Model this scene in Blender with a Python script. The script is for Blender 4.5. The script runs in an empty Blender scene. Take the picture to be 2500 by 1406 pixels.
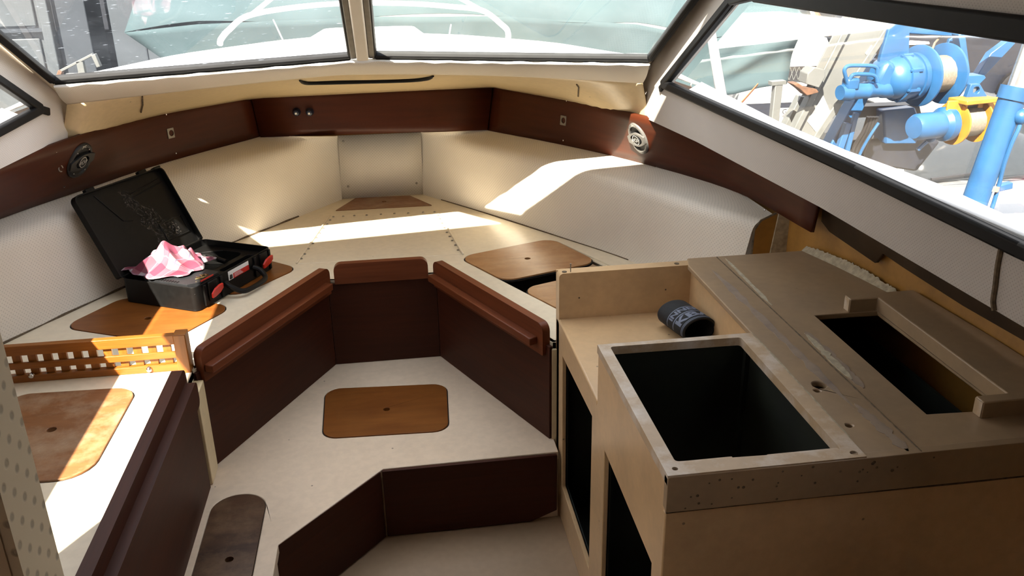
import bpy, bmesh, math, random
from mathutils import Vector, Matrix
from mathutils.geometry import tessellate_polygon
random.seed(7)
SC = bpy.context.scene
COL = SC.collection
V3 = Vector

# ------------------------------------------------------------------ camera, sky, sun, exposure
F_PX = 2131.5                      # focal length for a 2500 px wide frame
EYE = V3((0.0, 0.0, 1.8))
CR = V3((0.98971, -0.14203, -0.01601))
CU = V3((0.06841, 0.37267, 0.92544))
CF = CU.cross(CR).normalized()
CR = (CR - CF*CR.dot(CF)).normalized()
CU = CR.cross(CF).normalized()
cam_data = bpy.data.cameras.new('camera')
cam = bpy.data.objects.new('camera', cam_data)
COL.objects.link(cam)
cam_data.sensor_width = 36.0
cam_data.lens = F_PX*36.0/2500.0
cam_data.clip_start = 0.05
cam_data.clip_end = 200
M4 = Matrix((( CR.x, CU.x, -CF.x, EYE.x), (CR.y, CU.y, -CF.y, EYE.y), (CR.z, CU.z, -CF.z, EYE.z), (0, 0, 0, 1)))
cam.matrix_world = M4
SC.camera = cam

SUN_DIR = V3((0.50, 0.91, -1.0)).normalized()      # direction the sunlight travels
world = bpy.data.worlds.new('sky')
SC.world = world
world.use_nodes = True
wn = world.node_tree.nodes
wn.clear()
bg = wn.new('ShaderNodeBackground'); wo = wn.new('ShaderNodeOutputWorld')
tc = wn.new('ShaderNodeTexCoord'); sep = wn.new('ShaderNodeSeparateXYZ'); ramp = wn.new('ShaderNodeValToRGB')
ramp.color_ramp.elements[0].position = 0.0; ramp.color_ramp.elements[0].color = (1.0, 0.94, 0.85, 1)
ramp.color_ramp.elements[1].position = 0.75; ramp.color_ramp.elements[1].color = (0.80, 0.83, 0.90, 1)
wl = world.node_tree.links
wl.new(tc.outputs['Generated'], sep.inputs[0]); wl.new(sep.outputs['Z'], ramp.inputs[0])
wl.new(ramp.outputs[0], bg.inputs['Color']); wl.new(bg.outputs[0], wo.inputs['Surface'])
bg.inputs['Strength'].default_value = 1.9
sun_data = bpy.data.lights.new('sun', 'SUN')
sun_data.energy = 21
sun_data.angle = math.radians(0.55)
sun_data.color = (1.0, 0.90, 0.74)
sun = bpy.data.objects.new('sun', sun_data); COL.objects.link(sun)
sun.rotation_euler = (-SUN_DIR).to_track_quat('Z', 'Y').to_euler()
sun.location = (-4, -6, 9)
SC.view_settings.view_transform = 'Standard'
SC.view_settings.look = 'None'
SC.view_settings.gamma = 1.0
SC.view_settings.use_curve_mapping = False
SC.view_settings.exposure = 1.2

# ------------------------------------------------------------------ survey helpers: sight lines of the photograph met with real planes
def ray(x, y):
    return CF + CR*((x-1250)/F_PX) - CU*((y-703)/F_PX)
def onp(x, y, p, n):
    d = ray(x, y); n = V3(n)
    return EYE + d*((V3(p)-EYE).dot(n)/d.dot(n))
def onz(x, y, z): return onp(x, y, (0, 0, z), (0, 0, 1))
def ony(x, y, Y): return onp(x, y, (0, Y, 0), (0, 1, 0))
def onx(x, y, X): return onp(x, y, (X, 0, 0), (1, 0, 0))
MN = V3((1, -.017, 0)).normalized(); MC = V3((-.131, 0, 0))     # the boat's centre plane
def mir(p):
    p = V3(p); return p - MN*(2*(p-MC).dot(MN))

# ------------------------------------------------------------------ materials
def newmat(name):
    m = bpy.data.materials.new(name); m.use_nodes = True
    nt = m.node_tree; b = nt.nodes['Principled BSDF']
    return m, nt, b
def nd(nt, t, **k):
    n = nt.nodes.new(t)
    for a, v in k.items():
        if a in n.inputs: n.inputs[a].default_value = v
        else: setattr(n, a, v)
    return n
def lk(nt, a, b): nt.links.new(a, b)
def rampn(nt, fac, stops):
    r = nt.nodes.new('ShaderNodeValToRGB'); e = r.color_ramp.elements
    while len(e) < len(stops): e.new(.5)
    for i, (p, c) in enumerate(stops):
        e[i].position = p; e[i].color = (*c, 1) if len(c) == 3 else c
    if fac is not None: nt.links.new(fac, r.inputs[0])
    return r
def mixc(nt, fac, a, b, mode='MIX'):
    n = nt.nodes.new('ShaderNodeMix'); n.data_type = 'RGBA'; n.blend_type = mode
    for s, v in ((0, fac), (6, a), (7, b)):
        if hasattr(v, 'is_output'): nt.links.new(v, n.inputs[s])
        else: n.inputs[s].default_value = v if s == 0 else (*v, 1)
    return n.outputs[2]
def bump(nt, b, h, strength=.2, dist=.002):
    n = nd(nt, 'ShaderNodeBump'); n.inputs['Strength'].default_value = strength; n.inputs['Distance'].default_value = dist
    lk(nt, h, n.inputs['Height']); lk(nt, n.outputs[0], b.inputs['Normal'])
def plain(name, c, rough=.5, metal=0., var=.12, scale=30., bmp=0., spec=.5, coat=0.):
    m, nt, b = newmat(name)
    t = nd(nt, 'ShaderNodeTexCoord'); n = nd(nt, 'ShaderNodeTexNoise', Scale=scale, Detail=4.)
    lk(nt, t.outputs['Object'], n.inputs['Vector'])
    r = rampn(nt, n.outputs['Fac'], [(.3, tuple(x*(1-var) for x in c)), (.7, tuple(min(1, x*(1+var)) for x in c))])
    lk(nt, r.outputs[0], b.inputs['Base Color'])
    b.inputs['Roughness'].default_value = rough; b.inputs['Metallic'].default_value = metal
    b.inputs['Specular IOR Level'].default_value = spec; b.inputs['Coat Weight'].default_value = coat
    if bmp: bump(nt, b, n.outputs['Fac'], bmp)
    return m
def gelcoat(name, c, dirt=(.30, .22, .13), amount=.25, rough=.32, specks=True, big=2.2):
    """painted or moulded boat plastic with grime, scuffs and small pits"""
    m, nt, b = newmat(name)
    t = nd(nt, 'ShaderNodeTexCoord')
    n1 = nd(nt, 'ShaderNodeTexNoise', Scale=big, Detail=8., Roughness=.65); lk(nt, t.outputs['Object'], n1.inputs['Vector'])
    n2 = nd(nt, 'ShaderNodeTexNoise', Scale=45., Detail=3.); lk(nt, t.outputs['Object'], n2.inputs['Vector'])
    f = rampn(nt, n1.outputs['Fac'], [(.45, (0, 0, 0)), (.8, (amount,)*3)])
    c1 = mixc(nt, f.outputs[0], c, dirt)
    f2 = rampn(nt, n2.outputs['Fac'], [(.35, (.93,)*3), (.65, (1.0,)*3)])
    c2 = mixc(nt, 1.0, c1, f2.outputs[0], 'MULTIPLY')
    if specks:
        v = nd(nt, 'ShaderNodeTexVoronoi', Scale=9.); lk(nt, t.outputs['Object'], v.inputs['Vector'])
        f3 = rampn(nt, v.outputs['Distance'], [(.022, (.75,)*3), (.034, (0, 0, 0))])
        c2 = mixc(nt, f3.outputs[0], c2, (.08, .06, .04))
    lk(nt, c2, b.inputs['Base Color'])
    b.inputs['Roughness'].default_value = rough
    bump(nt, b, n1.outputs['Fac'], .08, .004)
    return m
def vinyl(name, c, pitch=.0098, depth=.72, rough=.55):
    """foam-backed vinyl with a lattice of pin holes; UVs are in metres"""
    m, nt, b = newmat(name)
    uv = nd(nt, 'ShaderNodeUVMap')
    mp = nd(nt, 'ShaderNodeMapping'); mp.inputs['Scale'].default_value = (1/pitch, 1/pitch, 1); mp.inputs['Rotation'].default_value = (0, 0, math.radians(45))
    lk(nt, uv.outputs[0], mp.inputs['Vector'])
    v = nd(nt, 'ShaderNodeTexVoronoi', Scale=1., Randomness=0.); v.voronoi_dimensions = '2D'
    lk(nt, mp.outputs[0], v.inputs['Vector'])
    f = rampn(nt, v.outputs['Distance'], [(.12, (1, 1, 1)), (.25, (0, 0, 0))])
    t = nd(nt, 'ShaderNodeTexCoord'); n = nd(nt, 'ShaderNodeTexNoise', Scale=3., Detail=7.); lk(nt, t.outputs['Object'], n.inputs['Vector'])
    r = rampn(nt, n.outputs['Fac'], [(.4, c), (.78, tuple(x*.86 for x in c))])
    c1 = mixc(nt, f.outputs[0], r.outputs[0], tuple(x*depth for x in c))
    lk(nt, c1, b.inputs['Base Color']); b.inputs['Roughness'].default_value = rough
    inv = nd(nt, 'ShaderNodeMath', operation='SUBTRACT'); inv.inputs[0].default_value = 1.
    lk(nt, f.outputs[0], inv.inputs[1]); bump(nt, b, inv.outputs[0], .35, .001)
    return m
def wood(name, dark, light, rough=.35, sx=3., sy=60., wear=0., wearc=(.5, .42, .3), coat=.25):
    """grain runs along U; UVs are in metres"""
    m, nt, b = newmat(name)
    uv = nd(nt, 'ShaderNodeUVMap'); mp = nd(nt, 'ShaderNodeMapping'); mp.inputs['Scale'].default_value = (sx, sy, 1)
    lk(nt, uv.outputs[0], mp.inputs['Vector'])
    n = nd(nt, 'ShaderNodeTexNoise', Scale=1., Detail=6., Roughness=.6, Distortion=.4); lk(nt, mp.outputs[0], n.inputs['Vector'])
    mp2 = nd(nt, 'ShaderNodeMapping'); mp2.inputs['Scale'].default_value = (sx*.5, sy*.12, 1); lk(nt, uv.outputs[0], mp2.inputs['Vector'])
    n2 = nd(nt, 'ShaderNodeTexNoise', Scale=1., Detail=4.); lk(nt, mp2.outputs[0], n2.inputs['Vector'])
    mx = nd(nt, 'ShaderNodeMath', operation='ADD'); lk(nt, n.outputs['Fac'], mx.inputs[0]); lk(nt, n2.outputs['Fac'], mx.inputs[1])
    hf = nd(nt, 'ShaderNodeMath', operation='MULTIPLY'); hf.inputs[1].default_value = .5; lk(nt, mx.outputs[0], hf.inputs[0])
    r = rampn(nt, hf.outputs[0], [(.32, dark), (.68, light)])
    col = r.outputs[0]
    if wear:
        n3 = nd(nt, 'ShaderNodeTexNoise', Scale=7., Detail=9., Roughness=.7); lk(nt, uv.outputs[0], n3.inputs['Vector'])
        f = rampn(nt, n3.outputs['Fac'], [(.45, (0, 0, 0)), (.75, (wear,)*3)])
        col = mixc(nt, f.outputs[0], col, wearc)
    lk(nt, col, b.inputs['Base Color']); b.inputs['Roughness'].default_value = rough
    b.inputs['Coat Weight'].default_value = coat; b.inputs['Coat Roughness'].default_value = .25; b.inputs['Specular IOR Level'].default_value = .25
    bump(nt, b, n.outputs['Fac'], .06, .001)
    return m
def glass(name, tint, haze=.03, hazec=(.8, .85, .9), streaks=0., refl=.22):
    """thin window pane: see-through, mirror at grazing angles, with a film of salt and scratches"""
    m, nt, b = newmat(name); nt.nodes.remove(b)
    out = nt.nodes['Material Output']
    tr = nd(nt, 'ShaderNodeBsdfTransparent', Color=(*tint, 1)); gl = nd(nt, 'ShaderNodeBsdfGlossy', Color=(1, 1, 1, 1), Roughness=.03)
    fr = nd(nt, 'ShaderNodeFresnel', IOR=1.45)
    fm = nd(nt, 'ShaderNodeMath', operation='MULTIPLY'); fm.inputs[1].default_value = refl; lk(nt, fr.outputs[0], fm.inputs[0])
    m1 = nd(nt, 'ShaderNodeMixShader'); lk(nt, fm.outputs[0], m1.inputs[0]); lk(nt, tr.outputs[0], m1.inputs[1]); lk(nt, gl.outputs[0], m1.inputs[2])
    df = nd(nt, 'ShaderNodeBsdfTranslucent', Color=(*hazec, 1)); d2 = nd(nt, 'ShaderNodeBsdfDiffuse', Color=(*hazec, 1))
    dm = nd(nt, 'ShaderNodeMixShader'); dm.inputs[0].default_value = .5; lk(nt, df.outputs[0], dm.inputs[1]); lk(nt, d2.outputs[0], dm.inputs[2])
    uv = nd(nt, 'ShaderNodeUVMap')
    n = nd(nt, 'ShaderNodeTexNoise', Scale=4., Detail=6., Roughness=.65); lk(nt, uv.outputs[0], n.inputs['Vector'])
    r = rampn(nt, n.outputs['Fac'], [(.35, (haze*.5,)*3), (.75, (haze*2.2,)*3)])
    fac = r.outputs[0]
    if streaks:
        mp = nd(nt, 'ShaderNodeMapping'); mp.inputs['Scale'].default_value = (26, 150, 1); mp.inputs['Rotation'].default_value = (0, 0, .12)
        lk(nt, uv.outputs[0], mp.inputs['Vector'])
        s = nd(nt, 'ShaderNodeTexNoise', Scale=1., Detail=3., Roughness=.5); lk(nt, mp.outputs[0], s.inputs['Vector'])
        sr = rampn(nt, s.outputs['Fac'], [(.655, (0, 0, 0)), (.77, (streaks,)*3)])
        a = nd(nt, 'ShaderNodeMath', operation='ADD'); lk(nt, r.outputs[0], a.inputs[0]); lk(nt, sr.outputs[0], a.inputs[1]); fac = a.outputs[0]
    m2 = nd(nt, 'ShaderNodeMixShader'); lk(nt, fac, m2.inputs[0]); lk(nt, m1.outputs[0], m2.inputs[1]); lk(nt, dm.outputs[0], m2.inputs[2])
    lk(nt, m2.outputs[0], out.inputs['Surface'])
    return m
def plaid(name):
    m, nt, b = newmat(name)
    uv = nd(nt, 'ShaderNodeUVMap'); sp = nd(nt, 'ShaderNodeSeparateXYZ'); lk(nt, uv.outputs[0], sp.inputs[0])
    def band(out, per, a, w):
        k = nd(nt, 'ShaderNodeMath', operation='MULTIPLY'); k.inputs[1].default_value = 1/per; lk(nt, out, k.inputs[0])
        fr = nd(nt, 'ShaderNodeMath', operation='FRACT'); lk(nt, k.outputs[0], fr.inputs[0])
        s = nd(nt, 'ShaderNodeMath', operation='SUBTRACT'); s.inputs[1].default_value = a; lk(nt, fr.outputs[0], s.inputs[0])
        ab = nd(nt, 'ShaderNodeMath', operation='ABSOLUTE'); lk(nt, s.outputs[0], ab.inputs[0])
        lt = nd(nt, 'ShaderNodeMath', operation='LESS_THAN'); lt.inputs[1].default_value = w; lk(nt, ab.outputs[0], lt.inputs[0])
        return lt.outputs[0]
    pu = band(sp.outputs['X'], .075, .5, .25); pv = band(sp.outputs['Y'], .075, .5, .25)
    ad = nd(nt, 'ShaderNodeMath', operation='ADD'); lk(nt, pu, ad.inputs[0]); lk(nt, pv, ad.inputs[1])
    hf = nd(nt, 'ShaderNodeMath', operation='MULTIPLY'); hf.inputs[1].default_value = .5; lk(nt, ad.outputs[0], hf.inputs[0])
    c = rampn(nt, hf.outputs[0], [(0., (.30, .265, .275)), (.5, (.19, .062, .088)), (1., (.135, .020, .045))])
    lu = band(sp.outputs['X'], .075, .06, .02); lv = band(sp.outputs['Y'], .075, .06, .02)
    mx = nd(nt, 'ShaderNodeMath', operation='MAXIMUM'); lk(nt, lu, mx.inputs[0]); lk(nt, lv, mx.inputs[1])
    c2 = mixc(nt, mx.outputs[0], c.outputs[0], (.16, .13, .2))
    lk(nt, c2, b.inputs['Base Color']); b.inputs['Roughness'].default_value = .9
    return m

MAT = {}
MAT['berth'] = gelcoat('cream_gelcoat', (.76, .67, .51), amount=.22, rough=.30)
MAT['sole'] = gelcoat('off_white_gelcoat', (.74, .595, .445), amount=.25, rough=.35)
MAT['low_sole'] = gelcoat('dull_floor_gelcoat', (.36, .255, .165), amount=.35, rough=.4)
MAT['galley'] = gelcoat('aged_cream_paint', (.60, .40, .215), dirt=(.20, .14, .09), amount=.45, rough=.30, big=3.2)
MAT['galley_top'] = gelcoat('worn_beige_top', (.34, .235, .14), dirt=(.20, .15, .11), amount=.65, rough=.38, big=4.)
MAT['rim'] = gelcoat('chipped_painted_rim', (.42, .30, .185), dirt=(.66, .62, .58), amount=.9, rough=.45, big=12.)
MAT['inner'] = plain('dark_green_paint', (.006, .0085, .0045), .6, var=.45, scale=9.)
MAT['deckhead'] = gelcoat('cream_deckhead', (.72, .575, .35), amount=.18, rough=.35)
MAT['hull'] = gelcoat('bare_yellow_fibreglass', (.36, .18, .04), dirt=(.12, .06, .02), amount=.7, rough=.35, big=6., specks=False)
MAT['white_out'] = plain('white_deck_gelcoat', (.74, .75, .75), .4, var=.03, scale=5.)
MAT['vinyl'] = vinyl('perforated_white_vinyl', (.72, .67, .595))
MAT['vinyl_up'] = vinyl('perforated_dimmed_vinyl', (.42, .385, .355), pitch=.0062, depth=.8)  # darker copy of the port side vinyl, shade put into its colour
MAT['vinyl_port'] = vinyl('perforated_white_side_vinyl', (.66, .62, .59), pitch=.0075, depth=.8)
MAT['mahogany'] = wood('dark_mahogany', (.026, .0052, .0015), (.056, .0120, .0036), rough=.55, coat=0.)
MAT['rail'] = wood('red_brown_hardwood', (.085, .020, .0065), (.17, .045, .015), rough=.45, coat=.08)
MAT['band'] = wood('mahogany_ply', (.038, .0068, .0020), (.074, .0160, .0048), rough=.5, sy=35., coat=.05)
MAT['teak'] = wood('golden_teak', (.17, .052, .0075), (.30, .108, .016), rough=.4, sx=6., sy=90.)
MAT['ply'] = wood('varnished_birch_ply', (.26, .112, .038), (.40, .195, .072), rough=.4, sx=5., sy=30., wear=.35, wearc=(.62, .45, .25))
MAT['ply_mid'] = wood('golden_varnished_ply', (.12, .034, .005), (.22, .075, .013), rough=.45, sx=5., sy=30., wear=.25, wearc=(.26, .11, .025))
MAT['ply_old'] = wood('worn_varnished_ply', (.14, .055, .020), (.27, .12, .045), rough=.42, sx=5., sy=28., wear=.7, wearc=(.42, .32, .21))
MAT['ply_dark'] = wood('dark_stained_ply', (.035, .016, .008), (.10, .048, .022), rough=.38, sx=5., sy=30., wear=.45, wearc=(.3, .19, .1))
MAT['rubber'] = plain('black_rubber', (.006, .006, .007), .6, var=.2, spec=.2)
MAT['greyrubber'] = plain('grey_brown_seal', (.14, .125, .10), .5, var=.2)
MAT['plastic'] = plain('black_plastic', (.0032, .0032, .0032), .5, var=.25, scale=60., bmp=.05, spec=.2)
def dusty(name):
    m, nt, b = newmat(name); b.inputs['Base Color'].default_value = (.13, .12, .11, 1); b.inputs['Roughness'].default_value = .9
    t = nd(nt, 'ShaderNodeTexCoord'); n_ = nd(nt, 'ShaderNodeTexNoise', Scale=110., Detail=6., Roughness=.7); lk(nt, t.outputs['Object'], n_.inputs['Vector'])
    r = rampn(nt, n_.outputs['Fac'], [(.50, (0, 0, 0)), (.68, (.7, .7, .7))]); lk(nt, r.outputs[0], b.inputs['Alpha']); return m
MAT['dust'] = dusty('pale_dust')
MAT['plastic_grey'] = plain('charcoal_plastic', (.011, .012, .014), .5, var=.2, scale=60.)
MAT['red'] = plain('red_plastic', (.50, .018, .012), .35, var=.06)
MAT['label_white'] = plain('white_sticker', (.75, .75, .75), .4, var=.03)
MAT['steel'] = plain('stainless_steel', (.62, .62, .62), .25, metal=1., var=.06)
MAT['dullmetal'] = plain('dull_grey_metal', (.30, .28, .25), .4, metal=.7, var=.12)
MAT['brass'] = plain('brass', (.55, .42, .18), .3, metal=1., var=.1)
MAT['speaker'] = plain('grey_speaker_plastic', (.10, .095, .09), .35, var=.1)
MAT['speaker_dark'] = plain('black_speaker_cone', (.010, .010, .011), .6, var=.1)
MAT['silver'] = plain('silver_print', (.60, .58, .56), .3, metal=.5, var=.05)
MAT['navy'] = plain('dark_blue_plastic', (.006, .010, .028), .3, var=.2)
MAT['neoprene'] = plain('black_neoprene', (.0055, .0055, .0065), .8, var=.25, scale=160., bmp=.1)
MAT['print'] = plain('grey_blue_print', (.13, .15, .21), .6, var=.08)
MAT['plaid'] = plaid('pink_white_check_cloth')
MAT['post_face'] = gelcoat('cream_door_post', (.86, .69, .50), amount=.1, rough=.4, specks=False)
MAT['scuff'] = gelcoat('scuffed_grey_brown_paint', (.30, .225, .165), dirt=(.13, .095, .085), amount=.8, rough=.6, specks=False, big=16.)
MAT['dark'] = plain('gap_shade_black', (.004, .0035, .003), .9, var=.2)  # black that stands in for shade in lid gaps and lockers
MAT['stringer'] = plain('brown_stringer_shade', (.055, .032, .016), .6, var=.4, scale=8.)
MAT['caulk'] = plain('old_sealant', (.40, .34, .24), .7, var=.25, scale=60., bmp=.4)
MAT['grime'] = plain('brown_grime', (.10, .07, .04), .9, var=.5, scale=80.)
MAT['sill'] = vinyl('padded_cream_vinyl', (.72, .66, .56), pitch=.006, depth=.85)
MAT['pane_l'] = glass('scratched_windscreen', (.78, .80, .82), haze=.03, streaks=.6, hazec=(.62, .70, .82))
MAT['pane'] = glass('hazy_windscreen', (.84, .87, .87), haze=.05, hazec=(.78, .86, .88))
MAT['pane_side'] = glass('side_window_glass', (.90, .90, .90), haze=.02)
MAT['ground'] = gelcoat('concrete_yard', (.135, .135, .13), dirt=(.08, .078, .075), amount=.6, rough=.85, specks=False, big=1.2)

# ------------------------------------------------------------------ mesh builder
class MB:
    def __init__(s): s.v = []; s.f = []; s.uv = []
    def add(s, vs, fs, uvs=None):
        o = len(s.v); s.v += [V3(p) for p in vs]
        for i, f in enumerate(fs):
            s.f.append([k+o for k in f]); s.uv.append(uvs[i] if uvs else None)
        return s
    def slab(s, outer, holes=(), O=(0, 0, 0), U=(1, 0, 0), V=(0, 1, 0), t=.01):
        O, U, V = V3(O), V3(U), V3(V); N = U.cross(V).normalized()
        loops = [[V3((p[0], p[1], 0)) for p in outer]] + [[V3((p[0], p[1], 0)) for p in h] for h in holes]
        def area(l): return sum(l[i].x*l[(i+1) % len(l)].y-l[(i+1) % len(l)].x*l[i].y for i in range(len(l)))
        loops[0] = loops[0] if area(loops[0]) > 0 else loops[0][::-1]
        for i in range(1, len(loops)):
            if area(loops[i]) > 0: loops[i] = loops[i][::-1]
        flat = [p for l in loops for p in l]; n = len(flat)
        tris = tessellate_polygon(loops)
        P = lambda p, w: O+U*p.x+V*p.y+N*w
        vs = [P(p, 0) for p in flat]+[P(p, -t) for p in flat]
        fs = []; uv = []
        for a, b, c in tris:
            A, B, C = flat[a], flat[b], flat[c]
            if (B-A).cross(C-A).z < 0: a, c = c, a
            fs.append([a, b, c]); uv.append([(flat[k].x, flat[k].y) for k in (a, b, c)])
            fs.append([c+n, b+n, a+n]); uv.append([(flat[k].x, flat[k].y) for k in (c, b, a)])
        o = 0
        for l in loops:
            m = len(l); acc = 0.
            for i in range(m):
                j = (i+1) % m; d = (l[j]-l[i]).length
                fs.append([o+i+n, o+j+n, o+j, o+i]); uv.append([(acc, -t), (acc+d, -t), (acc+d, 0), (acc, 0)]); acc += d
            o += m
        return s.add(vs, fs, uv)
    def box(s, c, size, X=(1, 0, 0), Y=(0, 1, 0), Z=None):
        c = V3(c); X = V3(X).normalized(); Y = V3(Y).normalized(); Z = V3(Z).normalized() if Z else X.cross(Y).normalized()
        h = [k/2 for k in size]; vs = []
        for i in (-1, 1):
            for j in (-1, 1):
                for k in (-1, 1): vs.append(c+X*(i*h[0])+Y*(j*h[1])+Z*(k*h[2]))
        fs = [[0, 1, 3, 2], [4, 6, 7, 5], [0, 4, 5, 1], [2, 3, 7, 6], [0, 2, 6, 4], [1, 5, 7, 3]]
        L = max(range(3), key=lambda a: size[a]); uv = []
        loc = [(i*h[0], j*h[1], k*h[2]) for i in (-1, 1) for j in (-1, 1) for k in (-1, 1)]
        oth = [a for a in range(3) if a != L]
        for f in fs:
            sp = [max(loc[q][a] for q in f)-min(loc[q][a] for q in f) for a in range(3)]
            if sp[L] < 1e-9: uv.append([(loc[q][oth[0]], loc[q][oth[1]]) for q in f])
            else:
                b = oth[0] if sp[oth[0]] > 1e-9 else oth[1]
                uv.append([(loc[q][L], loc[q][b]+(0 if b == oth[0] else .37)) for q in f])
        return s.add(vs, fs, uv)
    def bar(s, a, b, w, h, up=(0, 0, 1)):
        a, b = V3(a), V3(b); X = (b-a).normalized(); Z = V3(up); Y = Z.cross(X).normalized(); Z = X.cross(Y)
        return s.box((a+b)/2, ((b-a).length, w, h), X, Y, Z)
    def tube(s, pts, r, n=10, caps=True, closed=False):
        pts = [V3(p) for p in pts]; m = len(pts); R = r if isinstance(r, (list, tuple)) else [r]*m
        vs = []; fs = []; uv = []; up = None; acc = [0.]
        for i in range(1, m): acc.append(acc[-1]+(pts[i]-pts[i-1]).length)
        for i in range(m):
            if closed: t = pts[(i+1) % m]-pts[i-1]
            else: t = pts[min(i+1, m-1)]-pts[max(i-1, 0)]
            t.normalize()
            if up is None: up = V3((0, 0, 1)) if abs(t.z) < .9 else V3((1, 0, 0))
            side = t.cross(up).normalized(); up = side.cross(t).normalized()
            for k in range(n):
                a = 2*math.pi*k/n; vs.append(pts[i]+(side*math.cos(a)+up*math.sin(a))*R[i])
        for i in range(m if closed else m-1):
            j = (i+1) % m
            for k in range(n):
                q = (k+1) % n
                fs.append([i*n+k, i*n+q, j*n+q, j*n+k])
                L0, L1 = acc[i], acc[i]+.01 if j < i else acc[j]; p = 2*math.pi*R[i]/n
                uv.append([(L0, k*p), (L0, (k+1)*p), (L1, (k+1)*p), (L1, k*p)])
        if caps and not closed:
            fs.append(list(range(n))[::-1]); uv.append(None)
            fs.append([(m-1)*n+k for k in range(n)]); uv.append(None)
        return s.add(vs, fs, uv)
    def lathe(s, O, A, prof, n=24, ref=None, sy=1., caps=True):
        """prof: (distance along axis A, radius)"""
        O, A = V3(O), V3(A).normalized()
        X = V3(ref) if ref else (V3((0, 0, 1)) if abs(A.z) < .9 else V3((1, 0, 0)))
        X = (X-A*X.dot(A)).normalized(); Y = A.cross(X); vs = []; fs = []; m = len(prof)
        for (h, r) in prof:
            for k in range(n):
                a = 2*math.pi*k/n; vs.append(O+A*h+X*(math.cos(a)*r)+Y*(math.sin(a)*r*sy))
        for i in range(m-1):
            for k in range(n):
                q = (k+1) % n; fs.append([i*n+k, i*n+q, (i+1)*n+q, (i+1)*n+k])
        if caps: fs.append(list(range(n))[::-1]); fs.append([(m-1)*n+k for k in range(n)])
        return s.add(vs, fs)
    def ball(s, c, r, n=12, sz=(1, 1, 1)):
        c = V3(c); pr = []
        for i in range(n//2+1):
            a = math.pi*i/(n//2); pr.append((-math.cos(a)*r, max(1e-5, math.sin(a)*r)))
        o = len(s.v); s.lathe(c, (0, 0, 1), pr, n)
        for i in range(o, len(s.v)):
            d = s.v[i]-c; s.v[i] = c+V3((d.x*sz[0], d.y*sz[1], d.z*sz[2]))
        return s
    def grid(s, rows, closed=False):
        """rows of points; UVs from arc length"""
        m = len(rows); n = len(rows[0]); vs = [V3(p) for r in rows for p in r]
        uu = [[0.]*n for _ in range(m)]; vv = [[0.]*n for _ in range(m)]
        for i in range(m):
            for j in range(n):
                if j: uu[i][j] = uu[i][j-1]+(vs[i*n+j]-vs[i*n+j-1]).length
                if i: vv[i][j] = vv[i-1][j]+(vs[i*n+j]-vs[(i-1)*n+j]).length
        fs = []; uv = []
        for i in range(m-1):
            for j in range(n-1):
                q = [(i, j), (i, j+1), (i+1, j+1), (i+1, j)]
                fs.append([a*n+b for a, b in q]); uv.append([(uu[a][b], vv[a][b]) for a, b in q])
        return s.add(vs, fs, uv)

EMP = {}
def build(name, mb, mat, parent=None, bevel=0., smooth=35, solid=0., sub=0, origin=None, segs=2):
    me = bpy.data.meshes.new(name)
    if parent is not None: off = EMP[parent.name]
    elif origin is not None: off = V3(origin)
    else:
        xs = [p.x for p in mb.v]; ys = [p.y for p in mb.v]; zs = [p.z for p in mb.v]
        off = V3(((min(xs)+max(xs))/2, (min(ys)+max(ys))/2, min(zs)))
    me.from_pydata([tuple(p-off) for p in mb.v], [], mb.f)
    uvl = me.uv_layers.new(name='UVMap'); li = 0
    for f, u in zip(mb.f, mb.uv):
        if u:
            for k in range(len(f)): uvl.data[li+k].uv = u[k]
        else:
            for k in range(len(f)):
                p = mb.v[f[k]]-off; uvl.data[li+k].uv = (p.x+p.z*.3, p.y+p.z*.7)
        li += len(f)
    bm = bmesh.new(); bm.from_mesh(me); bmesh.ops.remove_doubles(bm, verts=bm.verts, dist=1e-6)
    bmesh.ops.recalc_face_normals(bm, faces=bm.faces); bm.to_mesh(me); bm.free()
    me.materials.append(MAT[mat] if isinstance(mat, str) else mat)
    if smooth:
        me.polygons.foreach_set('use_smooth', [True]*len(me.polygons)); me.set_sharp_from_angle(angle=math.radians(smooth))
    o = bpy.data.objects.new(name, me); COL.objects.link(o)
    if parent is not None: o.parent = parent
    else: o.location = off
    EMP[o.name] = off
    if solid:
        md = o.modifiers.new('thickness', 'SOLIDIFY'); md.thickness = abs(solid); md.offset = 1 if solid > 0 else -1
    if bevel:
        md = o.modifiers.new('edges', 'BEVEL'); md.width = bevel; md.segments = segs; md.limit_method = 'ANGLE'; md.angle_limit = math.radians(40)
    if sub:
        md = o.modifiers.new('smooth', 'SUBSURF'); md.levels = sub; md.render_levels = sub
    return o
def tag(o, label, cat, group=None):
    o['label'] = label; o['category'] = cat
    if group: o['group'] = group
    return o
def struct(o): o['kind'] = 'structure'; return o
def thing(name, loc, label=None, cat=None, group=None):
    o = bpy.data.objects.new(name, None); COL.objects.link(o); o.location = loc; o.empty_display_size = .05
    EMP[o.name] = V3(loc)
    if label: tag(o, label, cat, group)
    return o
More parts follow.
